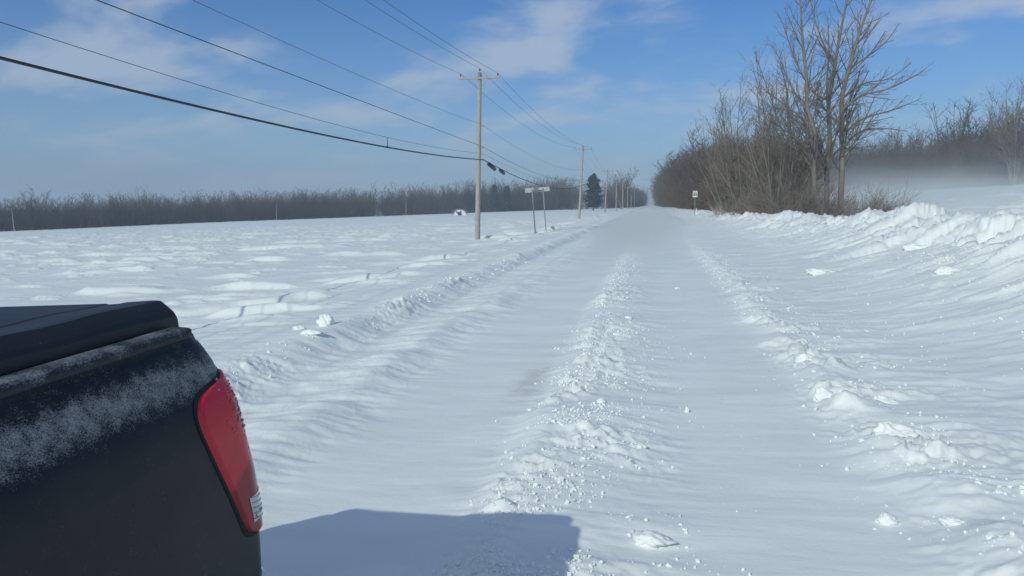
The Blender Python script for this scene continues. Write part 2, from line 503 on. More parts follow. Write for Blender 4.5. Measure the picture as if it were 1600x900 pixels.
def branch(rng, p, d, L, r0, k, up=.10, wob=.10, r1=None, droop=0):
    pts = [p]; d = d / np.linalg.norm(d)
    for i in range(k):
        d = d + rng.normal(size=3) * wob + np.array([0, 0, up - droop * (i / k)])
        d /= np.linalg.norm(d)
        pts.append(pts[-1] + d * L / k)
    pts = np.array(pts)
    rad = np.linspace(r0, r0 * .35 if r1 is None else r1, k + 1)
    return pts, rad
def side_dir(rng, d, ang):
    a = rng.normal(size=3); a -= d * (a @ d); a /= np.linalg.norm(a)
    return d * math.cos(ang) + a * math.sin(ang)
def sprout(rng, pts, rad, out, level, P):
    """children along a polyline; P[level] = (count per metre, t0, angle, length ratio, segs, up, min length)"""
    if level >= len(P): return
    cnt, t0, ang, ratio, k, up, wob = P[level]
    seg = np.linalg.norm(np.diff(pts, axis=0), axis=1); L = seg.sum(); cum = np.concatenate([[0], np.cumsum(seg)])
    n = max(1, int(round(cnt * L * (1 - t0) * (.8 + .4 * rng.random()))))
    for i in range(n):
        t = t0 + (1 - t0) * (i + rng.random()) / n
        s = t * L; j = min(np.searchsorted(cum, s, side='right') - 1, len(seg) - 1)
        f = (s - cum[j]) / seg[j]
        p = pts[j] * (1 - f) + pts[j + 1] * f; r = rad[j] * (1 - f) + rad[j + 1] * f
        d = (pts[j + 1] - pts[j]) / seg[j]
        l = ratio * (.45 + .75 * rng.random()) * (1.12 - .72 * t) * P_len(L)
        if l < .12: continue
        bp, br = branch(rng, p, side_dir(rng, d, ang * (.75 + .5 * rng.random())), l, min(r * .62, max(l * .0135, P_min)), k, up, wob, max(r * .2, P_min * .7))
        out[level].append((bp, br))
        sprout(rng, bp, br, out, level + 1, P)
P_min = .010
def P_len(L): return L
def tubes_np(brs, sides):
    """vectorised tubes for many polylines"""
    b = MB()
    by = {}
    for p, r in brs: by.setdefault(len(p), []).append((p, r))
    for k, lst in by.items():
        P = np.array([a for a, _ in lst]); Rd = np.array([a for _, a in lst])
        n = len(P)
        tg = np.gradient(P, axis=1); tg /= np.linalg.norm(tg, axis=2, keepdims=True) + 1e-9
        ref = np.where(np.abs(tg[:, :1, 2:3]) < .8, np.array([[[0, 0, 1.]]]), np.array([[[1., 0, 0]]]))
        a = np.cross(tg, np.broadcast_to(ref, tg.shape)); a /= np.linalg.norm(a, axis=2, keepdims=True) + 1e-9
        c = np.cross(tg, a)
        th = np.arange(sides) * 2 * np.pi / sides
        Q = P[:, :, None] + Rd[:, :, None, None] * (np.cos(th)[None, None, :, None] * a[:, :, None] + np.sin(th)[None, None, :, None] * c[:, :, None])
        I, J, S = np.meshgrid(np.arange(n), np.arange(k - 1), np.arange(sides), indexing='ij')
        S2 = (S + 1) % sides; base = I * k * sides
        q = np.stack([base + J * sides + S, base + (J + 1) * sides + S, base + (J + 1) * sides + S2, base + J * sides + S2], -1).reshape(-1, 4)
        b.add(Q.reshape(-1, 3), q)
    return b

def path(pts, r0, r1, n=10):
    pts = np.array(pts, float)
    t = np.linspace(0, len(pts) - 1, n)
    # Catmull style smoothing
    out = []
    for u in t:
        i = min(int(u), len(pts) - 2); f = u - i
        p0 = pts[max(i - 1, 0)]; p1 = pts[i]; p2 = pts[i + 1]; p3 = pts[min(i + 2, len(pts) - 1)]
        out.append(.5 * ((2 * p1) + (-p0 + p2) * f + (2 * p0 - 5 * p1 + 4 * p2 - p3) * f * f + (-p0 + 3 * p1 - 3 * p2 + p3) * f ** 3))
    return np.array(out), np.linspace(r0, r1, n)

# the picture-plane sketch of the trees is turned into places on a vertical plane of their own distance
CA = math.radians(10.716)
def px_at(px, py, y):
    """point at road distance y that is seen at photo pixel (px,py) -- used only to measure the trees"""
    pit = R(6.52)
    r = Vector((math.cos(CA), math.sin(CA), 0)); f = Vector((-math.sin(CA) * math.cos(pit), math.cos(CA) * math.cos(pit), -math.sin(pit))); u = r.cross(f)
    d = (px - 800) * r + (450 - py) * u + 1155.6 * f
    return np.array(Vector((0, 0, 1.82)) + d * (y / d.y))

def big_tree(name, label, y0, trunk_px, limbs_px, r0, seed, dens=1.0, top=1.0, mat_t=M_bark, depth=1.2):
    rng = np.random.default_rng(seed)
    T = [px_at(x, y, y0) for x, y in trunk_px]
    base = T[0].copy(); gzv = gz(base[0], base[1]); T[0][2] = gzv - .3
    base[2] = gzv
    T = np.array(T); T[1:, 1] += rng.normal(size=len(T) - 1) * .25
    root = empty(name, base)
    tag(root, label, 'tree')
    org = base
    tp, tr = path(T - org, r0, .03, 26)
    limbs = []
    for lp, lr in limbs_px:
        sgn = rng.choice([-1, 1]) * (.4 + rng.random()) * depth
        P = np.array([px_at(x, y, y0) for x, y in lp]) - org
        P[:, 1] += np.linspace(0, 1, len(P)) ** 1.2 * sgn
        j = np.argmin(np.abs(tp[:, 2] - P[0][2])); P[0] = tp[j]
        limbs.append(path(P, min(lr, tr[j] * .8), .018, 14))
    out = {0: [], 1: [], 2: [], 3: []}
    PT = [(2.9 * dens, .16, R(44), .23, 6, .075, .055), (2.8 * dens, .12, R(38), .50, 5, .04, .06), (3.2 * dens, .1, R(36), .55, 3, .02, .07)]
    sprout(rng, tp, tr, out, 0, PT)
    PL = [None, (3.0 * dens, .08, R(36), .36, 5, .055, .06), (3.0 * dens, .1, R(36), .50, 4, .03, .07), (3.2 * dens, .1, R(36), .45, 3, .02, .08)]
    for lp, lr in limbs: sprout(rng, lp, lr, out, 1, PL)
    tb = tubes_np([(tp, tr)] + limbs, 9); tb.build('trunk', mat_t, root, True)
    cb = tubes_np(out[0] + out[1], 4)
    c2 = tubes_np(out[2] + out[3], 3)
    for v in c2.v: cb.v.append(v)
    for q in c2.q: cb.q.append(q + cb.n)
    cb.build('crown', M_twig, root)
    return root

def shrub_tree(name, label, x, y, h, spread, stems, r0, seed, lean=0, m=M_bark, dens=1.0, cat='tree', pmin=None):
    global P_min
    old_min = P_min; P_min = pmin or P_min
    rng = np.random.default_rng(seed)
    z = gz(x, y)
    root = empty(name, (x, y, z)); tag(root, label, cat)
    tr = []; out = {0: [], 1: [], 2: []}
    for i in range(stems):
        a = 2 * np.pi * (i + rng.random() * .7) / stems
        d = np.array([math.cos(a) * spread + lean, math.sin(a) * spread * .8, 1])
        bp, br = branch(rng, np.array([math.cos(a) * .25, math.sin(a) * .25, -.3]), d, h * (.75 + .3 * rng.random()) * math.sqrt(1 + spread ** 2 * .7), r0 * (.7 + .5 * rng.random()), 9, .05, .055, .015)
        tr.append((bp, br))
        sprout(rng, bp, br, out, 0, [(2.5 * dens, .15, R(40), .30, 5, .06, .06), (2.6 * dens, .12, R(38), .48, 4, .03, .07), (2.4 * dens, .1, R(36), .52, 3, .02, .08)])
    tubes_np(tr, 6).build('trunk', m, root, True)
    cb = tubes_np(out[0] + out[1] + out[2], 3)
    cb.build('crown', M_twig, root)
    P_min = old_min
    return root

Y0 = 62.0
big_tree('bare_tree', 'tall bare tree with long low limbs sweeping right, right-hand trunk of the tall roadside group', Y0,
         [(1313, 322), (1316, 260), (1317, 200), (1318, 147), (1327, 105), (1336, 73), (1348, 35), (1364, -5), (1378, -50), (1386, -80)],
         [([(1316, 226), (1345, 205), (1385, 200), (1425, 203)], .10),
          ([(1317, 205), (1350, 185), (1400, 170), (1449, 150)], .11),
          ([(1318, 172), (1345, 150), (1385, 140), (1430, 118), (1440, 110)], .11),
          ([(1319, 150), (1350, 130), (1390, 122), (1428, 97)], .09),
          ([(1327, 105), (1350, 92), (1378, 70), (1395, 45)], .08),
          ([(1317, 240), (1335, 232), (1360, 228), (1392, 226)], .07),
          ([(1336, 73), (1355, 50), (1372, 20)], .06),
          ([(1317, 195), (1300, 180), (1282, 150), (1272, 120)], .06)], .235, 11)
big_tree('bare_tree', 'tall bare tree with crooked middle trunk between two straighter trunks of the roadside group', Y0 + 1,
         [(1293, 322), (1292, 270), (1298, 215), (1295, 170), (1305, 105), (1314, 55), (1321, 5), (1326, -40), (1330, -80)],
         [([(1296, 180), (1290, 130), (1291, 80), (1286, 30)], .10),
          ([(1305, 105), (1288, 70), (1272, 20), (1265, -20)], .08),
          ([(1298, 215), (1318, 190), (1340, 160)], .05),
          ([(1295, 165), (1270, 140), (1250, 100)], .06)], .215, 12, dens=.72)
big_tree('bare_tree', 'tall bare tree with feathery crown leaning left, left-hand trunk of the tall roadside group', Y0 - 1,
         [(1275, 322), (1274, 270), (1271, 215), (1263, 170), (1260, 120), (1256, 70), (1252, 20), (1250, -30), (1248, -70)],
         [([(1271, 215), (1250, 180), (1215, 150), (1190, 130)], .09),
          ([(1264, 175), (1240, 140), (1222, 95), (1205, 60)], .09),
          ([(1260, 125), (1240, 90), (1224, 45), (1212, 20)], .07),
          ([(1263, 165), (1280, 130), (1292, 100)], .06),
          ([(1272, 230), (1240, 215), (1200, 180), (1175, 115)], .07)], .21, 13)
big_tree('bare_tree', 'medium bare tree with grey trunk standing left of the tall roadside trio', Y0 + 4,
         [(1236, 322), (1234, 270), (1236, 220), (1230, 180), (1226, 140), (1219, 100)],
         [([(1236, 225), (1215, 190), (1200, 150), (1178, 95)], .06), ([(1230, 180), (1245, 150), (1250, 120)], .05)], .17, 14, dens=1.1)
shrub_tree('bare_tree', 'low bare tree with light grey stems rising from the thicket by the road', 9.4, 62, 7.6, .30, 3, .09, 21, lean=-.04)
shrub_tree('bare_tree', 'spreading many-stemmed bare tree at the left end of the roadside thicket', 8.4, 72, 11.2, .46, 9, .10, 22, lean=-.08, dens=.95, pmin=.012)
shrub_tree('bare_tree', 'bushy many-stemmed bare tree between the spreading tree and the tall trio', 11.4, 70, 14.0, .30, 7, .11, 23, dens=.9, pmin=.012)
shrub_tree('bare_tree', 'upright many-stemmed bare tree directly behind the speed sign end of the thicket', 9.3, 80, 13.4, .34, 7, .11, 24, dens=.9, pmin=.012)
shrub_tree('bare_tree', 'leftmost low bare tree of the roadside thicket, leaning out over the snowbank', 7.4, 76, 10.0, .50, 7, .09, 26, lean=-.12, dens=.9, pmin=.012)
shrub_tree('bare_tree', 'bare tree with dense fine twigs just left of the medium grey-trunked tree', 10.4, 64, 10.6, .38, 8, .09, 25, lean=-.03, dens=1.3, pmin=.013)

def brush_mass(name, label, boxes, seed, n, h0, h1, spread=.45, twig=5, m=M_brush, r=.014):
    rng = np.random.default_rng(seed); brs = []
    for i in range(n):
        bx = boxes[rng.integers(len(boxes))]
        x = bx[0] + (bx[1] - bx[0]) * rng.random(); y = bx[2] + (bx[3] - bx[2]) * rng.random()
        z = 0
        h = h0 + (h1 - h0) * rng.random() ** 1.6
        d = np.array([rng.normal() * spread, rng.normal() * spread, 1])
        bp, br = branch(rng, np.array([x, y, 0.]), d, h, r * (1 + rng.random()), 4, .02, .14, r * .5)
        brs.append((bp, br))
        for j in range(twig):
            t = .2 + .8 * rng.random(); k = min(int(t * 4), 3); f = t * 4 - k
            p = bp[k] * (1 - f) + bp[k + 1] * f
            d = bp[k + 1] - bp[k]; d /= np.linalg.norm(d)
            brs.append(branch(rng, p, side_dir(rng, d, R(40)), h * .35 * (.5 + rng.random()), r * .7, 3, .06, .12, r * .35))
    z = ground(np.array([b[0][0][0] for b in brs[::twig + 1]]), np.array([b[0][0][1] for b in brs[::twig + 1]])) - .1
    for i, (bp, br) in enumerate(brs): bp[:, 2] += z[i // (twig + 1)]
    by4 = tubes_np(brs, 3)
    o = by4.build(name, m)
    tag(o, label, 'thicket', kind='stuff')
brush_mass('thicket', 'dense reddish brown brushwood under the roadside trees', [(8.3, 13.8, 58, 66), (7.2, 13.5, 60, 74), (8.4, 13.2, 57, 66), (6.8, 11, 66, 80)], 31, 900, .8, 4.0, .8, 8)
# scattered low tangle and dead grass at the feet of the trees
brush_mass('roadside_weeds', 'thin dead stalks standing in the snow at the foot of the trees', [(12.0, 17.5, 55, 62)], 32, 420, .5, 2.3, .6, 5, r=.011)

# ---- woodlands
def tree_variants(seed, n, h, kind='pole'):
    rng = np.random.default_rng(seed); res = []
    for i in range(n):
        out = {0: [], 1: [], 2: []}
        if kind == 'pole':
            bp, br = branch(rng, np.array([0, 0, -.3]), np.array([rng.normal() * .04, rng.normal() * .04, 1]), 1.0, .0095, 6, .02, .03, .002)
            sets = [(bp, br)]
        else:
            sets = []
            for s in range(3):
                a = rng.random() * 6.28
                sets.append(branch(rng, np.array([0, 0, -.3 / h]), np.array([math.cos(a) * .25, math.sin(a) * .25, 1]), 1.0, .007, 6, .05, .05, .002))
        brs = list(sets)
        for bp, br in sets:
            m = 17 if kind == 'pole' else 9
            for j in range(m):
                t = .16 + .8 * (j + rng.random()) / m; k = min(int(t * 6), 5); f = t * 6 - k
                p = bp[k] * (1 - f) + bp[k + 1] * f
                l = .30 * (1.15 - t) * (.6 + .6 * rng.random()) + .05
                cb, cr_ = branch(rng, p, side_dir(rng, np.array([0, 0, 1.]), R(46)), l, .0030, 3, .07, .06, .0014)
                brs.append((cb, cr_))
                for q in range(4):
                    kk = 1 + q % 3; d = cb[kk] - cb[kk - 1]; d /= np.linalg.norm(d)
                    brs.append(branch(rng, cb[kk], side_dir(rng, d, R(38)), l * .5 * (.5 + rng.random()), .0018, 2, .04, .08, .0010))
        for b_ in brs: b_[0][:, 2] = np.maximum(b_[0][:, 2], -.3)
        mb = tubes_np(brs, 3)
        res.append((np.concatenate(mb.v), np.concatenate(mb.q)))
    return res
def wood(name, label, line, seed, rows, step, hfun, var, m=M_wood_far, jitter=1.5, rowgap=4.0, rad=1.0):
    """line: list of (x,y) front edge; rows recede away from the viewer side by rowgap"""
    rng = np.random.default_rng(seed); line = np.array(line, float)
    seg = np.linalg.norm(np.diff(line, axis=0), axis=1); cum = np.concatenate([[0], np.cumsum(seg)]); L = cum[-1]
    Vs = []; Qs = []; n0 = 0
    for r in range(rows):
        for s in np.arange(0, L, step):
            s2 = min(max(s + rng.normal() * step * .5, 0), L - 1e-3); j = np.searchsorted(cum, s2, side='right') - 1
            f = (s2 - cum[j]) / seg[j]; p = line[j] * (1 - f) + line[j + 1] * f
            t = (line[j + 1] - line[j]) / seg[j]; nrm = np.array([-t[1], t[0]])
            p = p + nrm * (r * rowgap + rng.normal() * jitter * .5 + abs(rng.normal()) * .5)
            h = hfun(p[0], p[1]) * (.72 + .33 * rng.random() + .10 * rng.normal()) * (1.06 if r else .92)
            V, Q = var[rng.integers(len(var))]
            a = rng.random() * 6.28; c, sn = math.cos(a), math.sin(a)
            w = h * (.9 + .3 * rng.random()) * rad
            X = V[:, 0] * c - V[:, 1] * sn; Yv = V[:, 0] * sn + V[:, 1] * c
            Vs.append(np.stack([X * w + p[0], Yv * w + p[1], V[:, 2] * h], -1)); Qs.append((p[0], p[1], len(V)))
            Vs[-1] = Vs[-1]; Qs[-1] = (p[0], p[1], Q + n0); n0 += len(V)
    zz = ground(np.array([q[0] for q in Qs]), np.array([q[1] for q in Qs]))
    for V, z in zip(Vs, zz): V[:, 2] += z - .2
    o = mesh_np(name, np.concatenate(Vs), [np.concatenate([q[2] for q in Qs])], m)
    tag(o, label, 'woodland', kind='stuff')
varA = tree_variants(41, 6, 1, 'pole'); varB = tree_variants(42, 5, 10, 'bush')
varAB = varA + varB
def hl(x, y): return float(np.interp(x, [-260, -140, -42, -12], [9.6, 14.0, 17.6, 16]))
wood('woodland', 'long grey-brown bare woodland beyond the left field', [(-42, 418), (-140, 375), (-215, 203), (-262, 120)][::-1], 51, 8, 1.0, hl, varA * 2 + varB, rad=1.1, rowgap=2.8)
wood('woodland', 'bare woodland closing in on the left side of the far road', [(-42, 418), (-17, 420), (-11, 520), (-8, 760)], 52, 3, 1.7, lambda x, y: 14.5, varAB, rad=1.15, jitter=2)
def hr(x, y): return float(np.interp(y, [80, 110, 150, 200, 300, 420], [8.5, 10, 12.5, 15.0, 16, 17]))
wood('woodland', 'dense bare roadside woodland on the right of the far road', [(5.2, 640), (5.6, 420), (6.2, 250), (8.2, 150), (9.0, 98)], 53, 5, 1.05, hr, varAB, rad=1.2, rowgap=2.6)
wood('woodland', 'bare tree belt behind the drifting snow of the right field', [(50, 420), (56, 260), (60, 215), (66, 155), (72, 90)][::-1], 54, 7, .85, lambda x, y: 14.0 + 2 * math.sin(y / 9) + 1.5 * math.sin(y / 4.1), varA * 3 + varB, rad=1.0, rowgap=-2.6)

# ---- individual far trees
shrub_tree('bare_tree', 'taller pale-crowned bare tree poking above the left woodland skyline', -198, 262, 16.0, .16, 6, .25, 61, dens=.7, pmin=.03)
shrub_tree('bare_tree', 'tall bare tree rising over the right-hand tree belt near the picture edge', 64, 150, 20.5, .16, 6, .16, 62, dens=.8, pmin=.022)
shrub_tree('bare_tree', 'tall bare tree at the far right end of the right-hand tree belt', 66, 138, 19.5, .16, 6, .16, 63, dens=.8, pmin=.022)
shrub_tree('bare_tree', 'bare wide-topped tree standing beside the far power poles left of the road', -14.0, 345, 19.5, .30, 8, .36, 64, dens=.9, pmin=.05)

def pale_trunk(x, y, h, label, seed, lean=0):
    rng = np.random.default_rng(seed); z = gz(x, y)
    root = empty('birch_tree', (x, y, z)); tag(root, label, 'tree')
    bp, br = branch(rng, np.array([0, 0, -.3]), np.array([lean, 0, 1]), h, .17, 8, .01, .03, .06)
    out = {0: [], 1: []}
    sprout(rng, bp, br, out, 0, [(1.2, .4, R(40), .22, 4, .1, .08), (1.5, .2, R(40), .4, 3, .06, .1)])
    tubes_np([(bp, br)], 6).build('trunk', M_pale, root, True)
    tubes_np(out[0] + out[1], 3).build('crown', M_twig, root)
pale_trunk(-127.5, 374, 13.0, 'single straight pale birch trunk in front of the woodland left of the nearest pole', 71)
pale_trunk(-166, 308, 9.0, 'leaning pale birch trunk in front of the left woodland', 72, lean=.12)
pale_trunk(-207, 210, 8.0, 'pale birch trunk near the left end of the woodland', 73, lean=-.05)

M_needle = simple('pine_needles', (.018, .035, .030), .8, c2=(.035, .062, .048), scale=1.2)
def conifer(x, y, h, w, label, seed):
    rng = np.random.default_rng(seed); z = gz(x, y)
    root = empty('pine_tree', (x, y, z)); tag(root, label, 'tree')
    t = MB(); t.tube([(0, 0, -.3), (0, 0, h * .5), (0, 0, h * .97)], [.3, .2, .05], 7); t.build('trunk', M_bark, root, True)
    V = []; 
    b = MB(); qs = []; vs = []
    n = 0
    limbs = []
    for i in range(110):
        f = rng.random(); zz = h * (.10 + .88 * f)
        rw = w * .5 * (1 - f) ** .42 * (.65 + .45 * rng.random()) * (1 if f > .12 else .75)
        a = rng.random() * 6.283
        end = np.array([math.cos(a) * rw, math.sin(a) * rw, zz + rw * .12])
        limbs.append((np.array([(0, 0, zz - rw * .1), end * np.array([.5, .5, 0]) + np.array([0, 0, zz - rw * .02]), end]), np.array([.06, .04, .015])))
        for j in range(34):
            s = .25 + .78 * rng.random(); c = np.array([math.cos(a) * rw * s, math.sin(a) * rw * s, zz + rw * .1 * s]) + rng.normal(size=3) * np.array([.35, .35, .22])
            u = rng.normal(size=3); u /= np.linalg.norm(u); v = np.cross(u, rng.normal(size=3)); v /= np.linalg.norm(v)
            k = .28 + .25 * rng.random()
            vs += [c - u * k - v * k * .35, c + u * k - v * k * .35, c + u * k + v * k * .35, c - u * k + v * k * .35]
            qs.append((n, n + 1, n + 2, n + 3)); n += 4
    b.add(np.array(vs), qs); b.build('crown', M_needle, root)
    tubes_np(limbs, 3).build('limbs', M_bark, root)
conifer(-23.5, 300, 14.5, 8.6, 'dark rounded evergreen pine between the second and third power poles', 81)
conifer(-84, 392, 14.5, 6.0, 'dark evergreen just right of the nearest pole, left of a neighbouring evergreen', 82)
conifer(-77, 392, 13.5, 5.5, 'dark evergreen farther right of the nearest pole, beside a taller evergreen', 83)

# ------------------------------------------------------------------ power line
M_pole = simple('weathered_pole_wood', (.30, .27, .235), .85, c2=(.47, .43, .385), scale=6, bump=.3, stretch=(4, 4, .5))
M_arm = simple('crossarm_wood', (.30, .28, .25), .85, c2=(.46, .43, .39), scale=6)
M_ins = simple('glazed_insulator', (.10, .08, .07), .35)
M_steel = simple('galvanised_steel', (.28, .29, .30), .45, metal=.6)
M_wire = simple('power_wire', (.045, .045, .05), .55)
M_cable = simple('black_cable', (.012, .013, .015), .5)
def pole_parts(root, h, arm, lean, near):
    b = MB(); k = 14
    tz = np.linspace(-.6, h, k)
    b.tube(np.stack([lean * tz, 0 * tz, tz], -1), np.linspace(.175 if near else .17, .12, k), 14 if near else 8)
    b.build('pole', M_pole, root, True)
    top = lean * h
    if arm:
        az = h - .35
        cxx = lean * az
        a = MB(); a.box((cxx, -.16, az), (2.56, .10, .125), bev=.012); a.build('crossarm', M_arm, root)
        for s in (-1, 1):
            br = MB(); br.tube([(cxx + s * .62, -.15, az - .05), (cxx + s * .34, -.17, az - .32), (cxx + s * .03, -.16, az - .62)], .016, 6); br.build('brace', M_steel, root)
        for xx in (-1.18, 0.0, 1.18):
            i = MB()
            zb = az + .06 if xx else h - .02
            yb = -.16 if xx else 0
            hh = .0 if xx else .05
            i.lathe((cxx + xx, yb, zb + hh), [(.012, 0), (.014, .08), (.055, .085), (.06, .12), (.035, .13), (.05, .15), (.05, .17), (.03, .185), (.035, .21), (0.001, .225)], 12)
            i.build('insulator', M_ins, root, True)
        if near:
            bd = MB(); bd.lathe((top, 0, h - .58), [(.128, 0), (.134, .005), (.134, .05), (.128, .055)], 14); bd.build('band', M_steel, root)
            for zz, s in ((7.12, 1), (5.78, 1), (5.36, 1), (4.98, 1)):
                c = MB(); c.tube([(lean * zz - .2, -.02, zz), (lean * zz + .24, -.02, zz)], .018, 6); c.lathe((lean * zz + .27, -.02, zz - .035), [(.02, 0), (.04, .01), (.045, .035), (.04, .06), (.02, .07)], 10)
                c.build('bracket', M_steel, root)
PX = -10.85
poles = [ # x, y, height, lean, arm, near, label
    (-10.85, -10, 10.4, .0, True, True, None),
    (-10.95, 46, 10.4, .020, True, True, 'nearest tall weathered wooden power pole with crossarm, left of the road sign'),
    (-10.5, 108, 10.4, .045, True, True, 'second wooden power pole with crossarm, just right of the back-turned road sign'),
    (-11.7, 186, 10.6, .055, True, False, 'third wooden power pole with crossarm, right of the dark rounded pine'),
    (-11.0, 229, 8.8, .0, False, False, 'fourth power pole, plain and without visible crossarm, right of the third'),
    (-10.9, 275, 9.8, .0, False, False, 'fifth power pole, plain pale pole between the fourth and sixth'),
    (-10.8, 326, 9.6, .0, True, False, 'sixth power pole, thin and pale in front of the wide-topped bare tree'),
    (-10.8, 385, 9.6, .0, False, False, 'seventh power pole, very thin against the far left woodland'),
    (-10.7, 445, 9.6, .0, False, False, 'farthest tiny power pole beside the woodland at the road end')]
tops = []
for (x, y, h, ln, arm, near, lab) in poles:
    z = gz(x, y)
    if lab:
        r_ = empty('power_pole', (x, y, z)); tag(r_, lab, 'power pole', 'power poles along the left side of the road')
        pole_parts(r_, h, arm, ln, near)
    tops.append((x + ln * h, y, z + h, x, ln, z))
def wire(label, side, zoff, sag, rad, m, first=None, name='power_wire', dx=.18, upto=99):
    """one continuous wire through all poles; first = heights (y,z) measured for the nearest span"""
    pts = []; rads = []
    T = tops[:upto]
    for i in range(len(T) - 1):
        a, b_ = T[i], T[i + 1]
        n = 40 if i < 2 else 16
        for s in np.linspace(0, 1, n, endpoint=(i == len(T) - 2)):
            ya = a[1] + (b_[1] - a[1]) * s
            def at(t): 
                zz = t[2] + zoff
                return t[0] + side + (dx if side == 0 and zoff < -1 else 0), zz
            xa, za = at(a); xb, zb = at(b_)
            x = xa + (xb - xa) * s; z = za + (zb - za) * s - 4 * sag * ((b_[1] - a[1]) / 56) ** 2 * s * (1 - s)
            if i == 0 and first is not None: z = np.polyval(first, ya)
            pts.append((x, ya - (.16 if side else 0), z))
    b = MB(); b.tube(pts, rad, 8, cap=True); o = b.build(name, m, smooth=True)
    tag(o, label, 'wire', 'wires strung between the power poles')
    return o
def fit(pts): 
    p = np.array(pts); return np.polyfit(p[:, 0], p[:, 1], 2 if len(p) > 2 else 1)
zt = tops[1][2]
wire('thin primary wire on the left end of the crossarms', -1.16, -.08, .85, .009, M_wire, None)
wire('thin primary wire on the centre pin of the pole tops', .001, .26, .85, .009, M_wire, None)
wire('thin primary wire on the right end of the crossarms', 1.16, -.08, .85, .009, M_wire, None)
wire('thin neutral wire, highest of the four lower wires on the poles', 0, 6.70 - zt, .8, .007, M_wire, fit([(-10, 7.3), (16.3, 6.52), (46, 6.70)]))
wire('black wire, second of the four lower wires on the poles', 0, 5.36 - zt, .8, .012, M_cable, fit([(13.2, 5.72), (21, 5.62), (46, 5.36), (-10, 6.05)]))
wire('thin wire tied to the thick cable, third of the four lower wires', 0, 4.95 - zt, .8, .007, M_wire, fit([(11, 4.78), (16.2, 4.61), (28.8, 4.47), (46, 4.95)]))
wire('thick black bundled cable, lowest of the wires on the poles', 0, 4.56 - zt, .95, .030, M_cable, fit([(10.9, 4.196), (19.1, 4.065), (29, 4.07), (46, 4.56)]), name='power_cable', dx=.2)
# tie between the thin wire and the thick cable
b = MB(); xt = PX + .25
b.tube([(xt, 28.9, 4.46), (xt + .02, 28.9, 4.08)], .012, 6); b.box((xt, 28.9, 4.10), (.05, .10, .07), bev=.01)
tag(b.build('cable_tie', M_cable), 'short dark hanger joining the thick cable to the thin wire above', 'cable hanger')
# splice closures just past the nearest pole
def closure(y, L, r, label):
    i0 = tops[1]; i1 = tops[2]; s = (y - i0[1]) / (i1[1] - i0[1])
    zz = 4.56 + (i1[2] - i0[2]) * s - 4 * .95 * ((i1[1] - i0[1]) / 56) ** 2 * s * (1 - s)
    x = i0[0] + (i1[0] - i0[0]) * s + .2
    root = empty('splice_closure', (x, y, zz), (R(-8), 0, 0)); tag(root, label, 'cable box')
    c = MB(); c.lathe((0, -L / 2, -.15), [(.001, 0), (r * .5, .01), (r * .8, .05), (r, .12), (r, L * .45), (r * 1.08, L * .47), (r * 1.08, L * .53), (r, L * .55), (r, L - .12), (r * .8, L - .05), (r * .5, L - .01), (.001, L)], 14, axis='y'); c.build('housing', M_cable, root, True)
    for q in (-.3, .3):
        h = MB(); h.tube([(0, q * L, -.12 + r * .8), (0, q * L, .02)], .012, 6); h.build('strap', M_steel, root)
closure(48.4, 2.0, .13, 'larger dark splice box hanging on the cable nearest the first pole')
closure(51.6, 1.5, .11, 'smaller dark splice box hanging on the cable farther from the first pole')

# ------------------------------------------------------------------ road signs
M_alu = simple('bare_aluminium', (.42, .42, .41), .5, metal=.35, c2=(.55, .55, .53))
M_white = simple('white_sign_sheeting', (.78, .79, .78), .5, c2=(.84, .84, .83))
M_black = simple('black_lettering', (.012, .012, .012), .6, c2=(.02, .02, .02))
def sign_back():
    x, y = -7.72, 51.5; z = gz(x, y)
    r_ = empty('road_sign', (x, y, z), (0, R(-4.5), R(8))); tag(r_, 'long narrow road sign seen from behind on two leaning steel posts', 'road sign')
    for s in (-.36, .40):
        b = MB(); b.box((s, 0, 1.3), (.08, .06, 3.3), bev=.008); b.build('post', M_steel, r_)
    p = MB(); p.box((0, .045, 2.90), (1.72, .02, .32), bev=.006); p.build('panel', M_alu, r_)
    p = MB(); p.box((.02, -.042, 2.93), (.70, .035, .13), bev=.01); p.build('stiffener', M_alu, r_)
    p = MB(); p.box((.02, -.04, 2.78), (.80, .03, .04), bev=.008); p.build('rail', M_steel, r_)
sign_back()
def text_mesh(body, size, name, parent, loc, rot):
    cu = bpy.data.curves.new(name, 'FONT'); cu.body = body; cu.size = size; cu.align_x = 'CENTER'; cu.align_y = 'CENTER'; cu.extrude = .003; cu.offset = size * .02
    to = bpy.data.objects.new('tmp_text', cu); col.objects.link(to)
    bpy.context.view_layer.update()
    me = bpy.data.meshes.new_from_object(to.evaluated_get(bpy.context.evaluated_depsgraph_get()))
    bpy.data.objects.remove(to)
    me.materials.clear(); me.materials.append(M_black)
    o = bpy.data.objects.new(name, me); o.location = loc; o.rotation_euler = rot
    return link(o, parent)
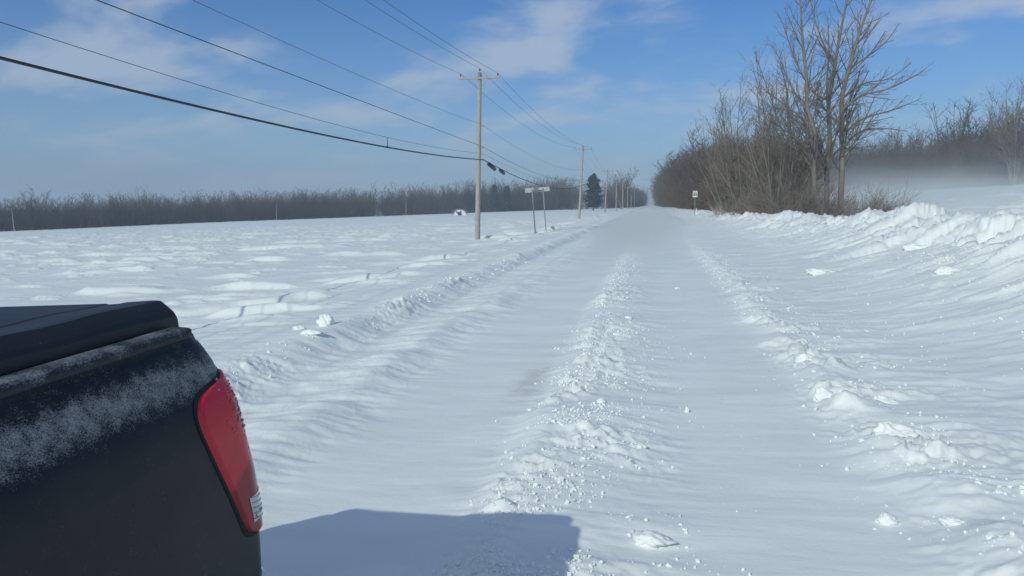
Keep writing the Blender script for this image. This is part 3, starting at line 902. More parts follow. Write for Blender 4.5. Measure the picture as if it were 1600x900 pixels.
def speed_sign():
    x, y = 4.75, 88.0; z = gz(x, y)
    r_ = empty('speed_sign', (x, y, z)); tag(r_, 'white rectangular MAXIMUM 80 speed limit sign on a post at the right roadside', 'road sign')
    top = (1.82 + (318 - 299) / 1155 * 88) - z; hh = .74; w = .56
    b = MB(); b.box((0, .03, top / 2 - .2), (.05, .04, top + .2), bev=.008); b.build('post', M_steel, r_)
    b = MB(); b.box((0, 0, top - hh / 2), (w, .012, hh), bev=.004); b.build('panel', M_white, r_)
    e = MB()
    for (c, d) in (((0, -.009, top - .03), (w - .05, .006, .018)), ((0, -.009, top - hh + .03), (w - .05, .006, .018)), ((-w / 2 + .03, -.009, top - hh / 2), (.018, .0055, hh - .08)), ((w / 2 - .03, -.009, top - hh / 2), (.018, .0055, hh - .08))):
        e.box(c, d)
    e.build('border', M_black, r_)
    text_mesh('MAXIMUM', .10, 'word', r_, (0, -.012, top - .15), (R(90), 0, 0))
    text_mesh('80', .44, 'number', r_, (0, -.012, top - .44), (R(90), 0, 0))
speed_sign()
x, y = 5.05, 90; b = MB(); z = gz(x, y)
b.box((x, y, z + .35), (.10, .03, .9), bev=.01)
tag(b.build('marker_stake', M_white), 'short pale stake standing in the snow under the speed limit sign', 'stake')

# ------------------------------------------------------------------ dome hut at the edge of the left field
def hut():
    x, y = -62.5, 238; z = gz(x, y)
    r_ = empty('dome_hut', (x, y, z - .1), (0, 0, R(14))); tag(r_, 'small low dome-shaped shelter with pale panels at the edge of the left field', 'shelter')
    Mp = simple('pale_tarp', (.66, .68, .68), .6, c2=(.78, .79, .79)); Md = simple('dark_opening', (.05, .06, .065), .8)
    w, h, dp = 2.5, 2.15, 4.2
    th = np.linspace(0, np.pi, 15)
    prof = np.stack([-w * np.sign(np.cos(th)) * np.abs(np.cos(th)) ** .8, h * np.sin(th) ** .75], -1)
    b = MB(); b.grid(np.array([[(px_, yy, pz) for px_, pz in prof] for yy in np.linspace(0, dp, 6)])); b.build('roof', simple('grey_tarp', (.25, .27, .28), .7), r_, True)
    f = MB()
    pin = [(p[0] * .93, 0.02, p[1] * .92) for p in prof]
    f.add([(0, .02, 0)] + pin, t=[(0, i + 1, i + 2) for i in range(len(pin) - 1)]); f.build('front_wall', Md, r_)
    def panel(pts):
        b = MB(); P = np.array([(a, -.03, c) for a, c in pts]); n = len(P)
        Q = P.copy(); Q[:, 1] = .01
        b.add(np.concatenate([P, Q, [P.mean(0)]]), q=[(i, (i + 1) % n, n + (i + 1) % n, n + i) for i in range(n)], t=[(i, (i + 1) % n, 2 * n) for i in range(n)]); b.build('panel', Mp, r_)
    panel([(-2.3, .1), (-1.9, 1.1), (-1.45, 1.55), (-1.0, .9), (-.55, .1)])
    panel([(-1.25, 1.72), (-.55, 1.98), (.25, 2.02), (.15, 1.3), (-.8, 1.25)])
    panel([(.45, 1.98), (1.2, 1.72), (1.8, 1.15), (2.3, .1), (.6, .1), (.42, 1.1)])
    rim = MB(); rim.tube([(p[0], -.04, p[1]) for p in prof], .06, 6); rim.build('rim', M_alu, r_)
    e = MB(); e.tube([(-2.4, -.05, .1), (-3.4, -.05, 0)], .05, 5); e.build('guy_line', M_alu, r_)
hut()

# brush pile at the right edge of the road
brush_mass('brush_pile', 'low pile of pale broken branches in the snow at the right road edge', [(6.0, 7.2, 70, 76)], 91, 90, .5, 1.5, 1.3, 4, m=M_pale, r=.016)

# ------------------------------------------------------------------ pickup truck
Uv = Vector((.035, .9985, .032)).normalized()
Vv = Vector((1, -.035, .035)); Vv = (Vv - Uv * Vv.dot(Uv)).normalized(); Wv = Vv.cross(Uv)
truck = bpy.data.objects.new('pickup_truck', None); link(truck)
truck.matrix_world = Matrix(((Vv.x, Uv.x, Wv.x, -2.128), (Vv.y, Uv.y, Wv.y, 2.10), (Vv.z, Uv.z, Wv.z, -.10), (0, 0, 0, 1)))
tag(truck, 'dark pickup truck with frosted bed side and red tail light in the left foreground', 'pickup truck')

def paint_mat(name, c, rough, coat, frost_on=True, dirt=.25):
    m, nt, b = mat(name); L = nt.links.new
    tcn = N(nt, 'ShaderNodeTexCoord')
    b.inputs['Roughness'].default_value = rough
    b.inputs['Coat Weight'].default_value = coat; b.inputs['Coat Roughness'].default_value = .12; b.inputs['Specular IOR Level'].default_value = .30
    nd = N(nt, 'ShaderNodeTexNoise', Scale=5.0, Detail=8.0, Roughness=.7); L(tcn.outputs['Object'], nd.inputs['Vector'])
    rd = N(nt, 'ShaderNodeValToRGB'); rd.color_ramp.elements[0].position = .42; rd.color_ramp.elements[1].position = .8
    rd.color_ramp.elements[0].color = (0, 0, 0, 1); rd.color_ramp.elements[1].color = (dirt, dirt, dirt, 1)
    L(nd.outputs[0], rd.inputs[0])
    m1 = N(nt, 'ShaderNodeMixRGB'); m1.inputs[1].default_value = (*c, 1); m1.inputs[2].default_value = (.10, .105, .10, 1)
    L(rd.outputs[0], m1.inputs[0]); src = m1.outputs[0]
    if frost_on:
        sp = N(nt, 'ShaderNodeSeparateXYZ'); L(tcn.outputs['Object'], sp.inputs[0])
        ge = N(nt, 'ShaderNodeNewGeometry')
        # band of wind-blown frost on the flared shoulder under the rail, fading out along the flank
        fc = N(nt, 'ShaderNodeFloatCurve') 
        mr = N(nt, 'ShaderNodeMapRange'); mr.inputs['From Min'].default_value = 1.33; mr.inputs['From Max'].default_value = 1.53
        L(sp.outputs[2], mr.inputs['Value'])
        rb = N(nt, 'ShaderNodeValToRGB'); e = rb.color_ramp.elements
        e[0].position = 0; e[0].color = (0, 0, 0, 1); e[1].position = 1; e[1].color = (.30, .30, .30, 1)
        for p_, v in ((.05, .05), (.18, .20), (.36, .32), (.52, .29), (.68, .10), (.92, .03)):
            q = e.new(p_); q.color = (v, v, v, 1)
        L(mr.outputs[0], rb.inputs[0])
        nf = N(nt, 'ShaderNodeTexNoise', Scale=270.0, Detail=5.0, Roughness=.7); L(tcn.outputs['Object'], nf.inputs['Vector'])
        nl = N(nt, 'ShaderNodeTexNoise', Scale=26.0, Detail=5.0, Roughness=.65); L(tcn.outputs['Object'], nl.inputs['Vector'])
        a = N(nt, 'ShaderNodeMath', operation='MULTIPLY'); a.inputs[1].default_value = .55; L(nl.outputs[0], a.inputs[0])
        s_ = N(nt, 'ShaderNodeMath', operation='ADD'); L(a.outputs[0], s_.inputs[0]); L(nf.outputs[0], s_.inputs[1])
        s2 = N(nt, 'ShaderNodeMath', operation='SUBTRACT'); L(s_.outputs[0], s2.inputs[0]); s2.inputs[1].default_value = .93
        s3 = N(nt, 'ShaderNodeMath', operation='ADD'); L(s2.outputs[0], s3.inputs[0]); L(rb.outputs[0], s3.inputs[1])
        s4 = N(nt, 'ShaderNodeMath', operation='MULTIPLY', use_clamp=True); s4.inputs[1].default_value = 2.6; L(s3.outputs[0], s4.inputs[0])
        s5 = N(nt, 'ShaderNodeMath', operation='MULTIPLY'); s5.inputs[1].default_value = .72; L(s4.outputs[0], s5.inputs[0])
        mf = N(nt, 'ShaderNodeMixRGB'); mf.inputs[2].default_value = (.56, .59, .61, 1)
        L(s5.outputs[0], mf.inputs[0]); L(src, mf.inputs[1]); src = mf.outputs[0]
        ro = N(nt, 'ShaderNodeMath', operation='MULTIPLY_ADD', use_clamp=True); L(s5.outputs[0], ro.inputs[0]); ro.inputs[1].default_value = .6; ro.inputs[2].default_value = rough
        L(ro.outputs[0], b.inputs['Roughness'])
        iv = N(nt, 'ShaderNodeMath', operation='MULTIPLY_ADD', use_clamp=True); L(s4.outputs[0], iv.inputs[0]); iv.inputs[1].default_value = -coat; iv.inputs[2].default_value = coat
        L(iv.outputs[0], b.inputs['Coat Weight'])
        bp = N(nt, 'ShaderNodeBump', Strength=.5, Distance=.002); L(s4.outputs[0], bp.inputs['Height']); L(bp.outputs[0], b.inputs['Normal'])
        nt.nodes.remove(fc)
    L(src, b.inputs['Base Color'])
    return m
def dusted(name, c, rough, amt, scale=180.0, base=.0):
    """dark plastic or vinyl with snow dust lying on faces that look up"""
    m, nt, b = mat(name); L = nt.links.new
    tcn = N(nt, 'ShaderNodeTexCoord'); ge = N(nt, 'ShaderNodeNewGeometry'); sp = N(nt, 'ShaderNodeSeparateXYZ'); L(ge.outputs['Normal'], sp.inputs[0])
    b.inputs['Roughness'].default_value = rough
    nf = N(nt, 'ShaderNodeTexNoise', Scale=scale, Detail=4.0, Roughness=.7); L(tcn.outputs['Object'], nf.inputs['Vector'])
    nl = N(nt, 'ShaderNodeTexNoise', Scale=9.0, Detail=5.0, Roughness=.65); L(tcn.outputs['Object'], nl.inputs['Vector'])
    ad = N(nt, 'ShaderNodeMath', operation='ADD'); L(nf.outputs[0], ad.inputs[0]); L(nl.outputs[0], ad.inputs[1])
    mu = N(nt, 'ShaderNodeMath', operation='MULTIPLY_ADD'); L(sp.outputs[2], mu.inputs[0]); mu.inputs[1].default_value = amt; mu.inputs[2].default_value = base - 1.1
    s_ = N(nt, 'ShaderNodeMath', operation='ADD'); L(ad.outputs[0], s_.inputs[0]); L(mu.outputs[0], s_.inputs[1])
    s4 = N(nt, 'ShaderNodeMath', operation='MULTIPLY', use_clamp=True); s4.inputs[1].default_value = 2.2; L(s_.outputs[0], s4.inputs[0])
    mx = N(nt, 'ShaderNodeMixRGB'); mx.inputs[1].default_value = (*c, 1); mx.inputs[2].default_value = (.45, .49, .54, 1)
    s5 = N(nt, 'ShaderNodeMath', operation='MULTIPLY'); s5.inputs[1].default_value = .75; L(s4.outputs[0], s5.inputs[0])
    L(s5.outputs[0], mx.inputs[0]); L(mx.outputs[0], b.inputs['Base Color'])
    bp = N(nt, 'ShaderNodeBump', Strength=.3, Distance=.002); L(nf.outputs[0], bp.inputs['Height']); L(bp.outputs[0], b.inputs['Normal'])
    return m
M_paint = paint_mat('dark_paint', (.0045, .0075, .0095), .42, .10, True, .10)
M_paint2 = paint_mat('dark_paint_plain', (.0045, .0075, .0095), .42, .10, False, .10)
M_rail = dusted('rail_cap_plastic', (.012, .014, .017), .55, .22, base=-.02)
M_cover = dusted('cover_vinyl', (.006, .009, .014), .5, .02, base=-.16)
M_rub = simple('black_rubber', (.010, .010, .011), .8, c2=(.016, .016, .017))
M_chrome = simple('chrome', (.55, .56, .58), .25, metal=1)
def glass_red():
    m, nt, b = mat('red_lens'); L = nt.links.new
    b.inputs['Roughness'].default_value = .16; b.inputs['Specular IOR Level'].default_value = .3; b.inputs['Coat Weight'].default_value = .15; b.inputs['Coat Roughness'].default_value = .05
    tcn = N(nt, 'ShaderNodeTexCoord'); sp = N(nt, 'ShaderNodeSeparateXYZ'); L(tcn.outputs['Object'], sp.inputs[0])
    # lens is moulded in two reds: brighter above, deeper below a slanted seam
    a = N(nt, 'ShaderNodeMath', operation='MULTIPLY_ADD'); L(sp.outputs[1], a.inputs[0]); a.inputs[1].default_value = -.55; L(sp.outputs[2], a.inputs[2])
    rp = N(nt, 'ShaderNodeValToRGB'); rp.color_ramp.elements[0].position = .0; rp.color_ramp.elements[0].color = (.27, .009, .02, 1)
    rp.color_ramp.elements[1].position = 1; rp.color_ramp.elements[1].color = (.58, .018, .036, 1)
    mr = N(nt, 'ShaderNodeMapRange'); mr.inputs['From Min'].default_value = 1.165; mr.inputs['From Max'].default_value = 1.18; L(a.outputs[0], mr.inputs['Value'])
    L(mr.outputs[0], rp.inputs[0])
    nz = N(nt, 'ShaderNodeTexNoise', Scale=14.0, Detail=6.0, Roughness=.65); L(tcn.outputs['Object'], nz.inputs['Vector'])
    r2 = N(nt, 'ShaderNodeValToRGB'); r2.color_ramp.elements[0].position = .45; r2.color_ramp.elements[0].color = (0, 0, 0, 1); r2.color_ramp.elements[1].position = .8; r2.color_ramp.elements[1].color = (.14, .14, .14, 1)
    L(nz.outputs[0], r2.inputs[0])
    mx = N(nt, 'ShaderNodeMixRGB'); mx.inputs[2].default_value = (.30, .13, .14, 1); L(r2.outputs[0], mx.inputs[0]); L(rp.outputs[0], mx.inputs[1]); L(mx.outputs[0], b.inputs['Base Color'])
    L(r2.outputs[0], b.inputs['Roughness'])
    wv = N(nt, 'ShaderNodeTexWave', Scale=60.0); wv.bands_direction = 'Z'; L(tcn.outputs['Object'], wv.inputs['Vector'])
    bp = N(nt, 'ShaderNodeBump', Strength=.12, Distance=.001); L(wv.outputs['Fac'], bp.inputs['Height']); L(bp.outputs[0], b.inputs['Normal'])
    ro = N(nt, 'ShaderNodeMath', operation='MULTIPLY_ADD'); L(r2.outputs[0], ro.inputs[0]); ro.inputs[1].default_value = .8; ro.inputs[2].default_value = .18
    L(ro.outputs[0], b.inputs['Roughness'])
    return m
M_red = glass_red()
M_rev = simple('clear_reverse_lens', (.42, .44, .46), .2, c2=(.6, .62, .64), coat=.6)

hs = [.45, .60, .722, .868, .971, 1.093, 1.232, 1.30, 1.335, 1.346, 1.362, 1.395, 1.425, 1.460, 1.480, 1.484, 1.502]
vs_ = [.985, 1.0, 1.006, 1.012, 1.013, 1.002, .978, .962, .951, .946, .937, .920, .906, .882, .866, .858, .850]
CR = .10
def surf(a, h, side=1, off=0.0):
    a = np.asarray(a, float); h = np.asarray(h, float)
    v0 = np.interp(h, hs, vs_) + off
    cr = CR + off
    t = np.clip(a, 0, CR * np.pi / 2) / CR
    v = v0 - cr + cr * np.cos(t); u = -CR + np.minimum(a, 0) + cr * np.sin(t)
    v = v - np.maximum(a - CR * np.pi / 2, 0)
    return np.stack([v * side, u + 0 * v, h + 0 * v], -1)
BF = -1.98
def hmin(u, c=-1.12):
    dd = .50 ** 2 - (u - c) ** 2
    return np.where(dd > 0, np.maximum(.47, .42 + np.sqrt(np.maximum(dd, 0))), .47)
for side in (1, -1):
    A = np.concatenate([np.linspace(BF + .10, -.05, 90), np.linspace(-.04, .157, 16), np.linspace(.17, .25, 3)])
    H0 = hmin(A - CR)
    hl_ = np.array(sorted(set(np.round(np.concatenate([np.linspace(0, 1, 40), [(h - .47) / (1.502 - .47) for h in hs[6:]]]), 4))))
    hl_ = hl_[(hl_ >= 0) & (hl_ <= 1)]
    G = np.array([[surf(a, h0 + (1.502 - h0) * t if t < .75 or h0 < .5 else h0 + (1.502 - h0) * t, side) for t in hl_] for a, h0 in zip(A, H0)])
    b = MB(); b.grid(G); b.build('bed_side', M_paint, truck, True)
    # rail cap: rolled plastic edge along the top of the bed
    prof = [(.850, 1.500), (.853, 1.506), (.850, 1.518), (.842, 1.527), (.828, 1.531), (.800, 1.5335), (.787, 1.532), (.776, 1.527), (.772, 1.515)]
    us = np.concatenate([np.linspace(BF, -.10, 30), [-.085, -.068, -.052, -.042]])
    shr = np.concatenate([np.zeros(31), [.006, .018, .040]])
    P = np.array([[(side * (min(v, .853 - s * 1.0)), u, h - s * .4) for v, h in prof] for u, s in zip(us, shr)])
    b = MB(); b.grid(P); 
    e = P[-1]; b.add(np.concatenate([e, [e.mean(0) - np.array([0, 0, .01])]]), t=[(i, i + 1, len(e)) for i in range(len(e) - 1)])
    b.build('rail_cap', M_rail, truck, True)
    # arch lip
    th = np.linspace(.1, np.pi - .1, 24)
    b = MB(); b.tube([(side * .99, -1.12 + .50 * math.cos(t), .42 + .50 * math.sin(t)) for t in th], .018, 8); b.build('arch_lip', M_rub, truck, True)
# tonneau cover
us = np.concatenate([np.linspace(BF, -.05, 24), [-.035, -.028, -.024]])
zz = np.concatenate([np.zeros(24), [.001, .004, .014]])
vc = [-.772, -.770, -.762, -.745, -.722, -.70, -.62, -.605, -.60, -.59, -.55, -.54, -.53, -.2, 0, .2, .53, .54, .55, .59, .60, .605, .62, .70, .722, .745, .762, .770, .772]
def ch(v):
    a = abs(v)
    base = np.interp(a, [0, .5, .70, .722, .745, .762, .770, .772], [1.588, 1.597, 1.608, 1.607, 1.589, 1.574, 1.560, 1.528])
    g = -.003 if .54 <= a <= .60 else 0
    return base + g
P = np.array([[(v, u, ch(v) - s + .0025 * math.sin(u * 18)) for v in vc] for u, s in zip(us, zz)])
b = MB(); b.grid(P)
b.grid(np.array([[(v, -.024, ch(v) - .014 + .0025 * math.sin(-.037 * 18)) for v in vc], [(v, -.024, 1.50) for v in vc]]))
b.build('tonneau_cover', M_cover, truck)
# tailgate
b = MB(); b.box((0, -.045, 1.0), (1.44, .07, .92), bev=.02); tg = b.build('tailgate', M_paint2, truck)
b = MB(); b.box((0, -.045, 1.485), (1.5, .075, .04), bev=.012); b.build('tailgate_cap', M_rail, truck)
b = MB(); b.box((0, -.004, 1.28), (.26, .03, .10), bev=.012); b.build('tailgate_handle', M_rub, tg)
# tail lights
la = [(1.392, .10, .115), (1.374, .02, .118), (1.362, -.06, .12), (1.348, -.105, .12), (1.321, -.130, .122), (1.278, -.138, .124), (1.198, -.121, .126), (1.111, -.098, .128), (1.015, -.067, .13), (.957, -.049, .125), (.930, -.033, .115), (.916, -.012, .09), (.910, .02, .06)]
def light(side):
    Hh = np.array([k[0] for k in la]); AL = np.array([k[1] for k in la]); AR = np.array([k[2] for k in la])
    hh = np.interp(np.linspace(0, len(la) - 1, 60), range(len(la)), Hh)
    hh = np.convolve(np.pad(hh, 2, 'edge'), np.ones(5) / 5, 'valid')
    al = np.interp(np.linspace(0, len(la) - 1, 60), range(len(la)), AL); al = np.convolve(np.pad(al, 2, 'edge'), np.ones(5) / 5, 'valid')
    ar = np.interp(np.linspace(0, len(la) - 1, 60), range(len(la)), AR)
    def patch(grow, off, rim, name, m, parent, h0=None, h1=None, aL=None):
        rows = []
        hmid = hh.mean()
        for h, a0, a1 in zip(hh, al, ar):
            if h0 is not None and not (h0 <= h <= h1): continue
            if aL is not None: a0 = max(a0 + .01, aL(h))
            a0 -= grow; a1 += grow
            h_ = h + grow * np.clip((h - hmid) / .22, -1, 1)
            s = np.linspace(0, 1, 22)
            aa = a0 + (a1 - a0) * s
            ed = np.minimum(1, np.minimum(s, 1 - s) / .06)
            o = off * np.sqrt(np.clip(1 - (1 - ed) ** 2, 0, 1)) if rim else np.full(22, off)
            row = np.array([surf(x, h_, side, oo) for x, oo in zip(aa, o)])
            rows.append(row)
        if rim:
            for k, f in ((0, 0), (-1, 0)):
                rows[k] = np.array([surf(a, rows[k][0][2], side, 0.0) for a in np.linspace(al[k], ar[k], 22)])
        b = MB(); b.grid(np.array(rows)); return b.build(name, m, parent, True)
    gk = patch(.010, .0018, False, 'gasket', M_rub, None)
    lens = patch(0, .011, True, 'tail_light', M_red, truck)
    gk.parent = lens
    rv = patch(0, .0125, False, 'reverse_lens', M_rev, lens, .945, 1.035, lambda h: -.016 + (1.035 - h) * .06)
    for hq in np.linspace(.957, 1.022, 5):
        bb = MB(); bb.tube([surf(x, hq - .25 * x, side, .0135) for x in np.linspace(-.008, .10, 8)], .0013, 5); bb.build('lens_rib', simple_rib, rv, True)
    if side == 1:
        rng = np.random.default_rng(4); V0, F0 = ico(2); b = MB()
        for _ in range(125):
            h = 1.30 + rng.normal() * .045; a = .045 + rng.normal() * .028
            if rng.random() < .2: h = .945 + rng.random() * .03; a = .02 + rng.normal() * .03
            p = surf(a, h, side, .011); s = .0015 + .0032 * rng.random() ** 1.5
            b.add(V0 * s * np.array([1, 1, .8 + .8 * rng.random()]) + p, t=F0)
        o = b.build('ice_beads', simple('ice_bead', (.16, .03, .04), .15, c2=(.30, .20, .21), coat=1), lens, True); o['kind'] = 'stuff'
simple_rib = simple('lens_rib_grey', (.33, .34, .36), .3)
for s in (1, -1): light(s)
# bumper
b = MB(); b.box((0, .07, .60), (1.80, .16, .20), bev=.04); bu = b.build('rear_bumper', M_chrome, truck)
b = MB(); b.box((0, .075, .715), (1.3, .13, .03), bev=.01); b.build('step_pad', M_rub, bu)
# wheels
def wheel(x, u):
    r_ = MB(); s = 1 if x > 0 else -1
    r_.lathe((x, u, .40), [(.235, -.13), (.33, -.135), (.375, -.12), (.40, -.09), (.405, 0), (.40, .09), (.375, .12), (.33, .135), (.235, .13)], 40, axis='x')
    w = r_.build('wheel', M_rub, truck, True)
    rim = MB(); rim.lathe((x, u, .40), [(.235, -.12), (.225, s * .06), (.20, s * .09), (.07, s * .05), (.06, s * .075), (.001, s * .08)], 30, axis='x'); 
    for k in range(6):
        a = k * math.pi / 3; rim.box((x + s * .075, u + .13 * math.cos(a), .40 + .13 * math.sin(a)), (.03, .17, .045), rot=Matrix.Rotation(a, 3, 'X'), bev=.008)
    rim.build('rim', M_steel, w, True)
for x in (-.84, .84):
    for u in (-1.12, -4.75): wheel(x, u)
# cab, bonnet (behind the camera position)
def loft(secs, name, m, parent=truck):
    """secs: list of (u, [(v,h)...]) half profiles mirrored"""
    rows = []
    for u, pr in secs:
        rows.append([(v, u, h) for v, h in pr] + [(-v, u, h) for v, h in pr[::-1]])
    P = np.array(rows, float); b = MB(); b.grid(P, close_v=True)
    n = P.shape[1]
    for e in (0, -1):
        b.add(np.concatenate([P[e], [P[e].mean(0)]]), t=[(i, (i + 1) % n, n) for i in range(n)])
    return b.build(name, m, parent)
def pr(w, top, bot=.45): return [(w * .9, bot), (w, bot + .12), (w + .01, (bot + top) / 2), (w - .02, top - .12), (w - .08, top - .01), (w * .5, top)]
loft([(BF - .04, pr(.98, 1.40)), (-2.4, pr(.99, 1.40)), (-3.9, pr(.99, 1.38)), (-4.3, pr(.97, 1.34))], 'cab_body', M_paint2)
loft([(-4.31, pr(.96, 1.32, .86)), (-4.9, pr(.94, 1.27, .86)), (-5.35, pr(.90, 1.20, .86)), (-5.52, pr(.84, 1.08, .80))], 'bonnet', M_paint2)
cabtop = loft([(BF - .06, [(.85, 1.41), (.80, 1.60), (.72, 1.86), (.66, 1.90), (.4, 1.92)]), (-3.2, [(.87, 1.41), (.82, 1.60), (.74, 1.88), (.68, 1.93), (.4, 1.95)]), (-3.55, [(.87, 1.40), (.82, 1.60), (.73, 1.85), (.66, 1.90), (.4, 1.92)]), (-4.2, [(.86, 1.37), (.84, 1.375), (.83, 1.38), (.8, 1.385), (.4, 1.39)])], 'cab_roof', M_paint2)
M_glass = simple('tinted_glass', (.02, .025, .03), .08, coat=1)
for side in (1, -1):
    for (u0, u1) in ((-2.12, -2.85), (-2.98, -3.75)):
        b = MB(); P = np.array([[(side * (.873 - (h - 1.41) * .30 + .004), u, h) for u in (u0, u1 if h < 1.6 else u1 + (.25 if u1 < -3.5 else 0))] for h in np.linspace(1.44, 1.80, 5)]); b.grid(P); b.build('side_window', M_glass, truck, True)
b = MB(); b.box((0, BF - .055, 1.65), (1.2, .03, .34), bev=.01); b.build('rear_window', M_glass, truck)

# ------------------------------------------------------------------ larger snow chunks
clods = [
    (-4.75, 10.2, .125, 'largest jagged block of snow on the edge of the left field, upright and hollowed', (1.0, .7, 1.0), .0),
    (-5.1, 10.0, .07, 'low snow block just left of the jagged upright block', (1.3, .8, .6), .0),
    (-4.5, 9.2, .09, 'flat smooth snow slab at the left road edge nearest the truck', (1.8, .8, .45), .3),
    (.02, 3.85, .065, 'rounded lump of snow near the bottom beside the truck shadow', (1.2, .9, .7), .5),
    (.33, 6.45, .022, 'tiny upright snow pebble alone in the middle of the right lane', (.7, .7, 1.6), .3),
    (-.42, 6.5, .035, 'small snow lump right of the centre windrow, upper of two', (1, .9, .8), .2),
    (-.05, 5.35, .030, 'small snow lump in the right lane below the tiny upright pebble', (1.1, .9, .7), .2),
    (-.33, 11.5, .050, 'pale snow lump in the lane beyond the centre windrow', (1.1, .9, .7), .1),
    (.55, 16.0, .045, 'small far snow lump alone in the right lane', (1.2, .9, .6), .0),
    (1.62, 8.2, .085, 'angular snow block on the right windrow, farthest of the large ones', (1.0, .7, .9), .3),
    (1.50, 6.75, .080, 'pointed snow block on the inner edge of the right windrow', (.9, .8, 1.0), .4),
    (1.95, 6.6, .070, 'wind-curled snow block on the outer side of the right windrow', (1.2, .8, .7), .5),
    (1.70, 5.55, .085, 'snow block with a dark hollow in the middle of the right windrow', (1.3, .8, .9), .5),
    (1.32, 4.28, .050, 'snow block at the bottom of the right windrow nearest the lane', (1, .9, .8), .2),
    (1.62, 4.2, .045, 'snow block at the bottom of the right windrow farther from the lane', (1.2, .8, .6), .4),
    (3.7, 17.5, .17, 'smooth rounded snow block alone on the lower right bank', (1.6, .9, .6), .5),
    (5.1, 14.0, .13, 'bright snow block on the right bank near the picture edge', (1.6, .9, .7), .6),
    (6.2, 19.0, .20, 'hollowed snow slab on the upper right bank', (1.7, .9, .7), .4),
    (7.0, 32.0, .25, 'squarish snow block on the bank crest in front of the tall trees', (1.5, .9, .8), .3),
]
for i, (x, y, s, lab, asp, tail) in enumerate(clods): clod(x, y, s, lab, asp, tail, seed=500 + i)

# ------------------------------------------------------------------ air
def vol_mat(name, dens, color=(.86, .91, 1.0), an=0.0):
    m = bpy.data.materials.new(name); m.use_nodes = True; nt = m.node_tree; nt.nodes.clear()
    o = nt.nodes.new('ShaderNodeOutputMaterial'); v = nt.nodes.new('ShaderNodeVolumePrincipled')
    v.inputs['Color'].default_value = (*color, 1); v.inputs['Density'].default_value = dens; v.inputs['Anisotropy'].default_value = an
    nt.links.new(v.outputs[0], o.inputs['Volume'])
    return m
b = MB(); b.box((0, 380, 12), (6000 * .3, 1600, 100))
hz_o = b.build('haze', vol_mat('haze_air', .0008, (.62, .82, 1.0), -.15))
tag(hz_o, kind='stuff')
def drift(cx_, cy_, rx, ry, th, dens, rot=0, label='low cloud of blowing snow over the right field'):
    """lens of blowing snow that thins to nothing at its rim"""
    n, k = 48, 14
    top = []; b = MB()
    rng = np.random.default_rng(int(abs(cx_) * 7 + cy_))
    c, s = math.cos(rot), math.sin(rot)
    P = []
    for j in range(k):
        f = (j / (k - 1)) ** .8
        for i in range(n):
            a = 2 * np.pi * i / n; u = math.cos(a) * rx * f; v = math.sin(a) * ry * f
            P.append((cx_ + u * c - v * s, cy_ + u * s + v * c, f, a))
    P = np.array(P); Z = ground(P[:, 0], P[:, 1])
    prof = (1 - P[:, 2] ** 2) ** 1.3 * th * (1 + .45 * fbm(P[:, 0] / (rx * .25), P[:, 1] / (ry * .25), 3, 7))
    T = np.stack([P[:, 0], P[:, 1], Z + prof], -1).reshape(k, n, 3); B = np.stack([P[:, 0], P[:, 1], Z - 1.2], -1).reshape(k, n, 3)
    b.grid(T, close_v=True); b.grid(B[::-1], close_v=True); b.grid(np.stack([B[-1], T[-1]]), close_v=True)
    o = b.build('blowing_snow', vol_mat('blowing_snow_air', dens, (.90, .96, 1.0), -.6), smooth=True)
    tag(o, label, 'blowing snow', kind='stuff')
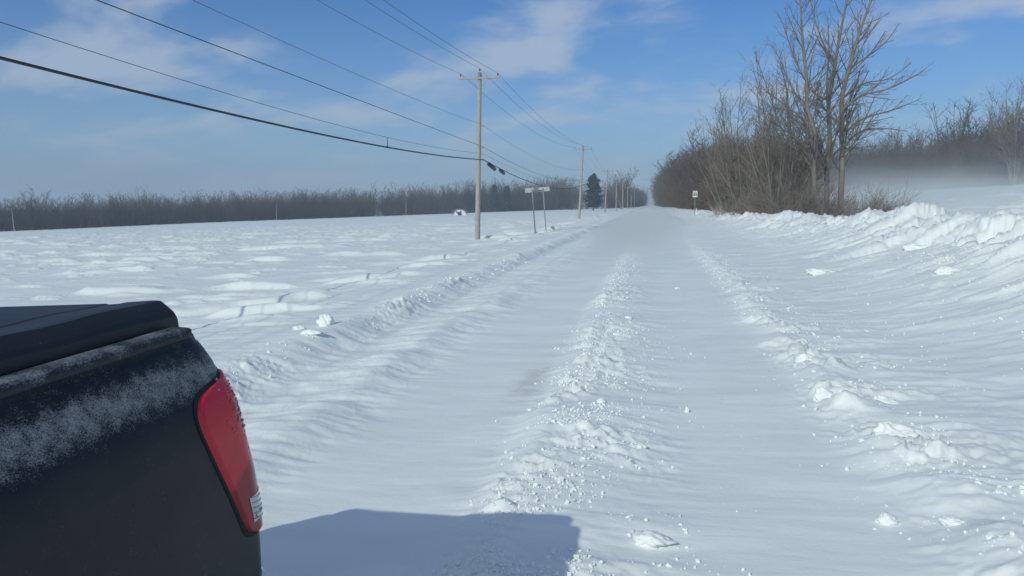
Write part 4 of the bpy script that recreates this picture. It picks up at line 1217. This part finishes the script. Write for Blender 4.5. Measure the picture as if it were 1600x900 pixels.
def snow_cloud(box, slope, x_off, d0, hs_, label, nscale, name='blowing_snow', rate=.2):
    """ragged snow smoke: density falls off with height above the sloping field"""
    m = bpy.data.materials.new(name + '_air'); m.use_nodes = True; nt = m.node_tree; nt.nodes.clear(); L = nt.links.new
    o = nt.nodes.new('ShaderNodeOutputMaterial'); v = nt.nodes.new('ShaderNodeVolumePrincipled')
    v.inputs['Color'].default_value = (.76, .88, 1.0, 1); v.inputs['Anisotropy'].default_value = -.4
    L(v.outputs[0], o.inputs['Volume'])
    ge = N(nt, 'ShaderNodeNewGeometry'); sp = N(nt, 'ShaderNodeSeparateXYZ'); L(ge.outputs['Position'], sp.inputs[0])
    def M_(op, a, b=None, c=None, cl=False):
        n = N(nt, 'ShaderNodeMath', operation=op, use_clamp=cl)
        for i, q in enumerate((a, b, c)):
            if q is None: continue
            if isinstance(q, (int, float)): n.inputs[i].default_value = q
            else: L(q, n.inputs[i])
        return n.outputs[0]
    h = M_('SUBTRACT', sp.outputs[2], M_('MULTIPLY_ADD', sp.outputs[0], slope, x_off))
    e = M_('POWER', 2.718, M_('MULTIPLY', M_('MAXIMUM', h, 0.0), -1.0 / hs_))
    mp = N(nt, 'ShaderNodeMapping'); mp.inputs['Scale'].default_value = nscale; L(ge.outputs['Position'], mp.inputs[0])
    nz = N(nt, 'ShaderNodeTexNoise', Scale=1.0, Detail=3.0, Roughness=.6); L(mp.outputs[0], nz.inputs['Vector'])
    k = M_('MULTIPLY', M_('SUBTRACT', nz.outputs[0], .36, None, True), 4.5)
    # thin out toward the sides of the cloud
    (x0, x1), (y0, y1), (z0, z1) = box
    ex = M_('MULTIPLY', M_('SUBTRACT', sp.outputs[0], x0), 6.0 / (x1 - x0), None, True)
    ey = M_('MULTIPLY', M_('SUBTRACT', sp.outputs[1], y0), 5.0 / (y1 - y0), None, True)
    L(M_('MULTIPLY', M_('MULTIPLY', M_('MULTIPLY', e, k), M_('MULTIPLY', ex, ey)), d0), v.inputs['Density'])
    try: m.volume_step_rate = rate
    except Exception: pass
    try: m.cycles.volume_step_rate = rate
    except Exception: pass
    b = MB(); b.box(((x0 + x1) / 2, (y0 + y1) / 2, (z0 + z1) / 2), (x1 - x0, y1 - y0, z1 - z0))
    tag(b.build(name, m), label, 'blowing snow', kind='stuff')
snow_cloud(((9, 100), (45, 260), (-2, 18)), .09, -.66, .032, 1.9, 'ragged cloud of blowing snow over the right field', (.045, .03, .16))
def veil(x0, x1, y0, y1, th, dens, label):
    """low smooth lens of drifting snow lying on the road"""
    n, k = 40, 12; b = MB(); T = []
    for j in range(k):
        f = j / (k - 1)
        T.append([((x0 + x1) / 2 + math.cos(a) * (x1 - x0) / 2 * f, (y0 + y1) / 2 + math.sin(a) * (y1 - y0) / 2 * f, .035 * ((x0 + x1) / 2 + math.cos(a) * (x1 - x0) / 2 * f) + .03 + (th + .25) * (1 - f ** 2) - .25) for a in np.arange(n) * 2 * np.pi / n])
    T = np.array(T); B = T.copy(); B[..., 2] = -1.0
    b.grid(T, close_v=True); b.grid(B[::-1], close_v=True); b.grid(np.stack([B[-1], T[-1]]), close_v=True)
    tag(b.build('blowing_snow', vol_mat('road_veil_air', dens, (.80, .90, 1.0), -.4), smooth=True), label, 'blowing snow', kind='stuff')
veil(-5.5, 4.0, 7, 170, .80, .14, 'thin veil of snow blowing low along the road')
veil(-4.5, 2.2, 14, 110, .35, .16, 'denser low skim of snow blowing across the middle of the road')
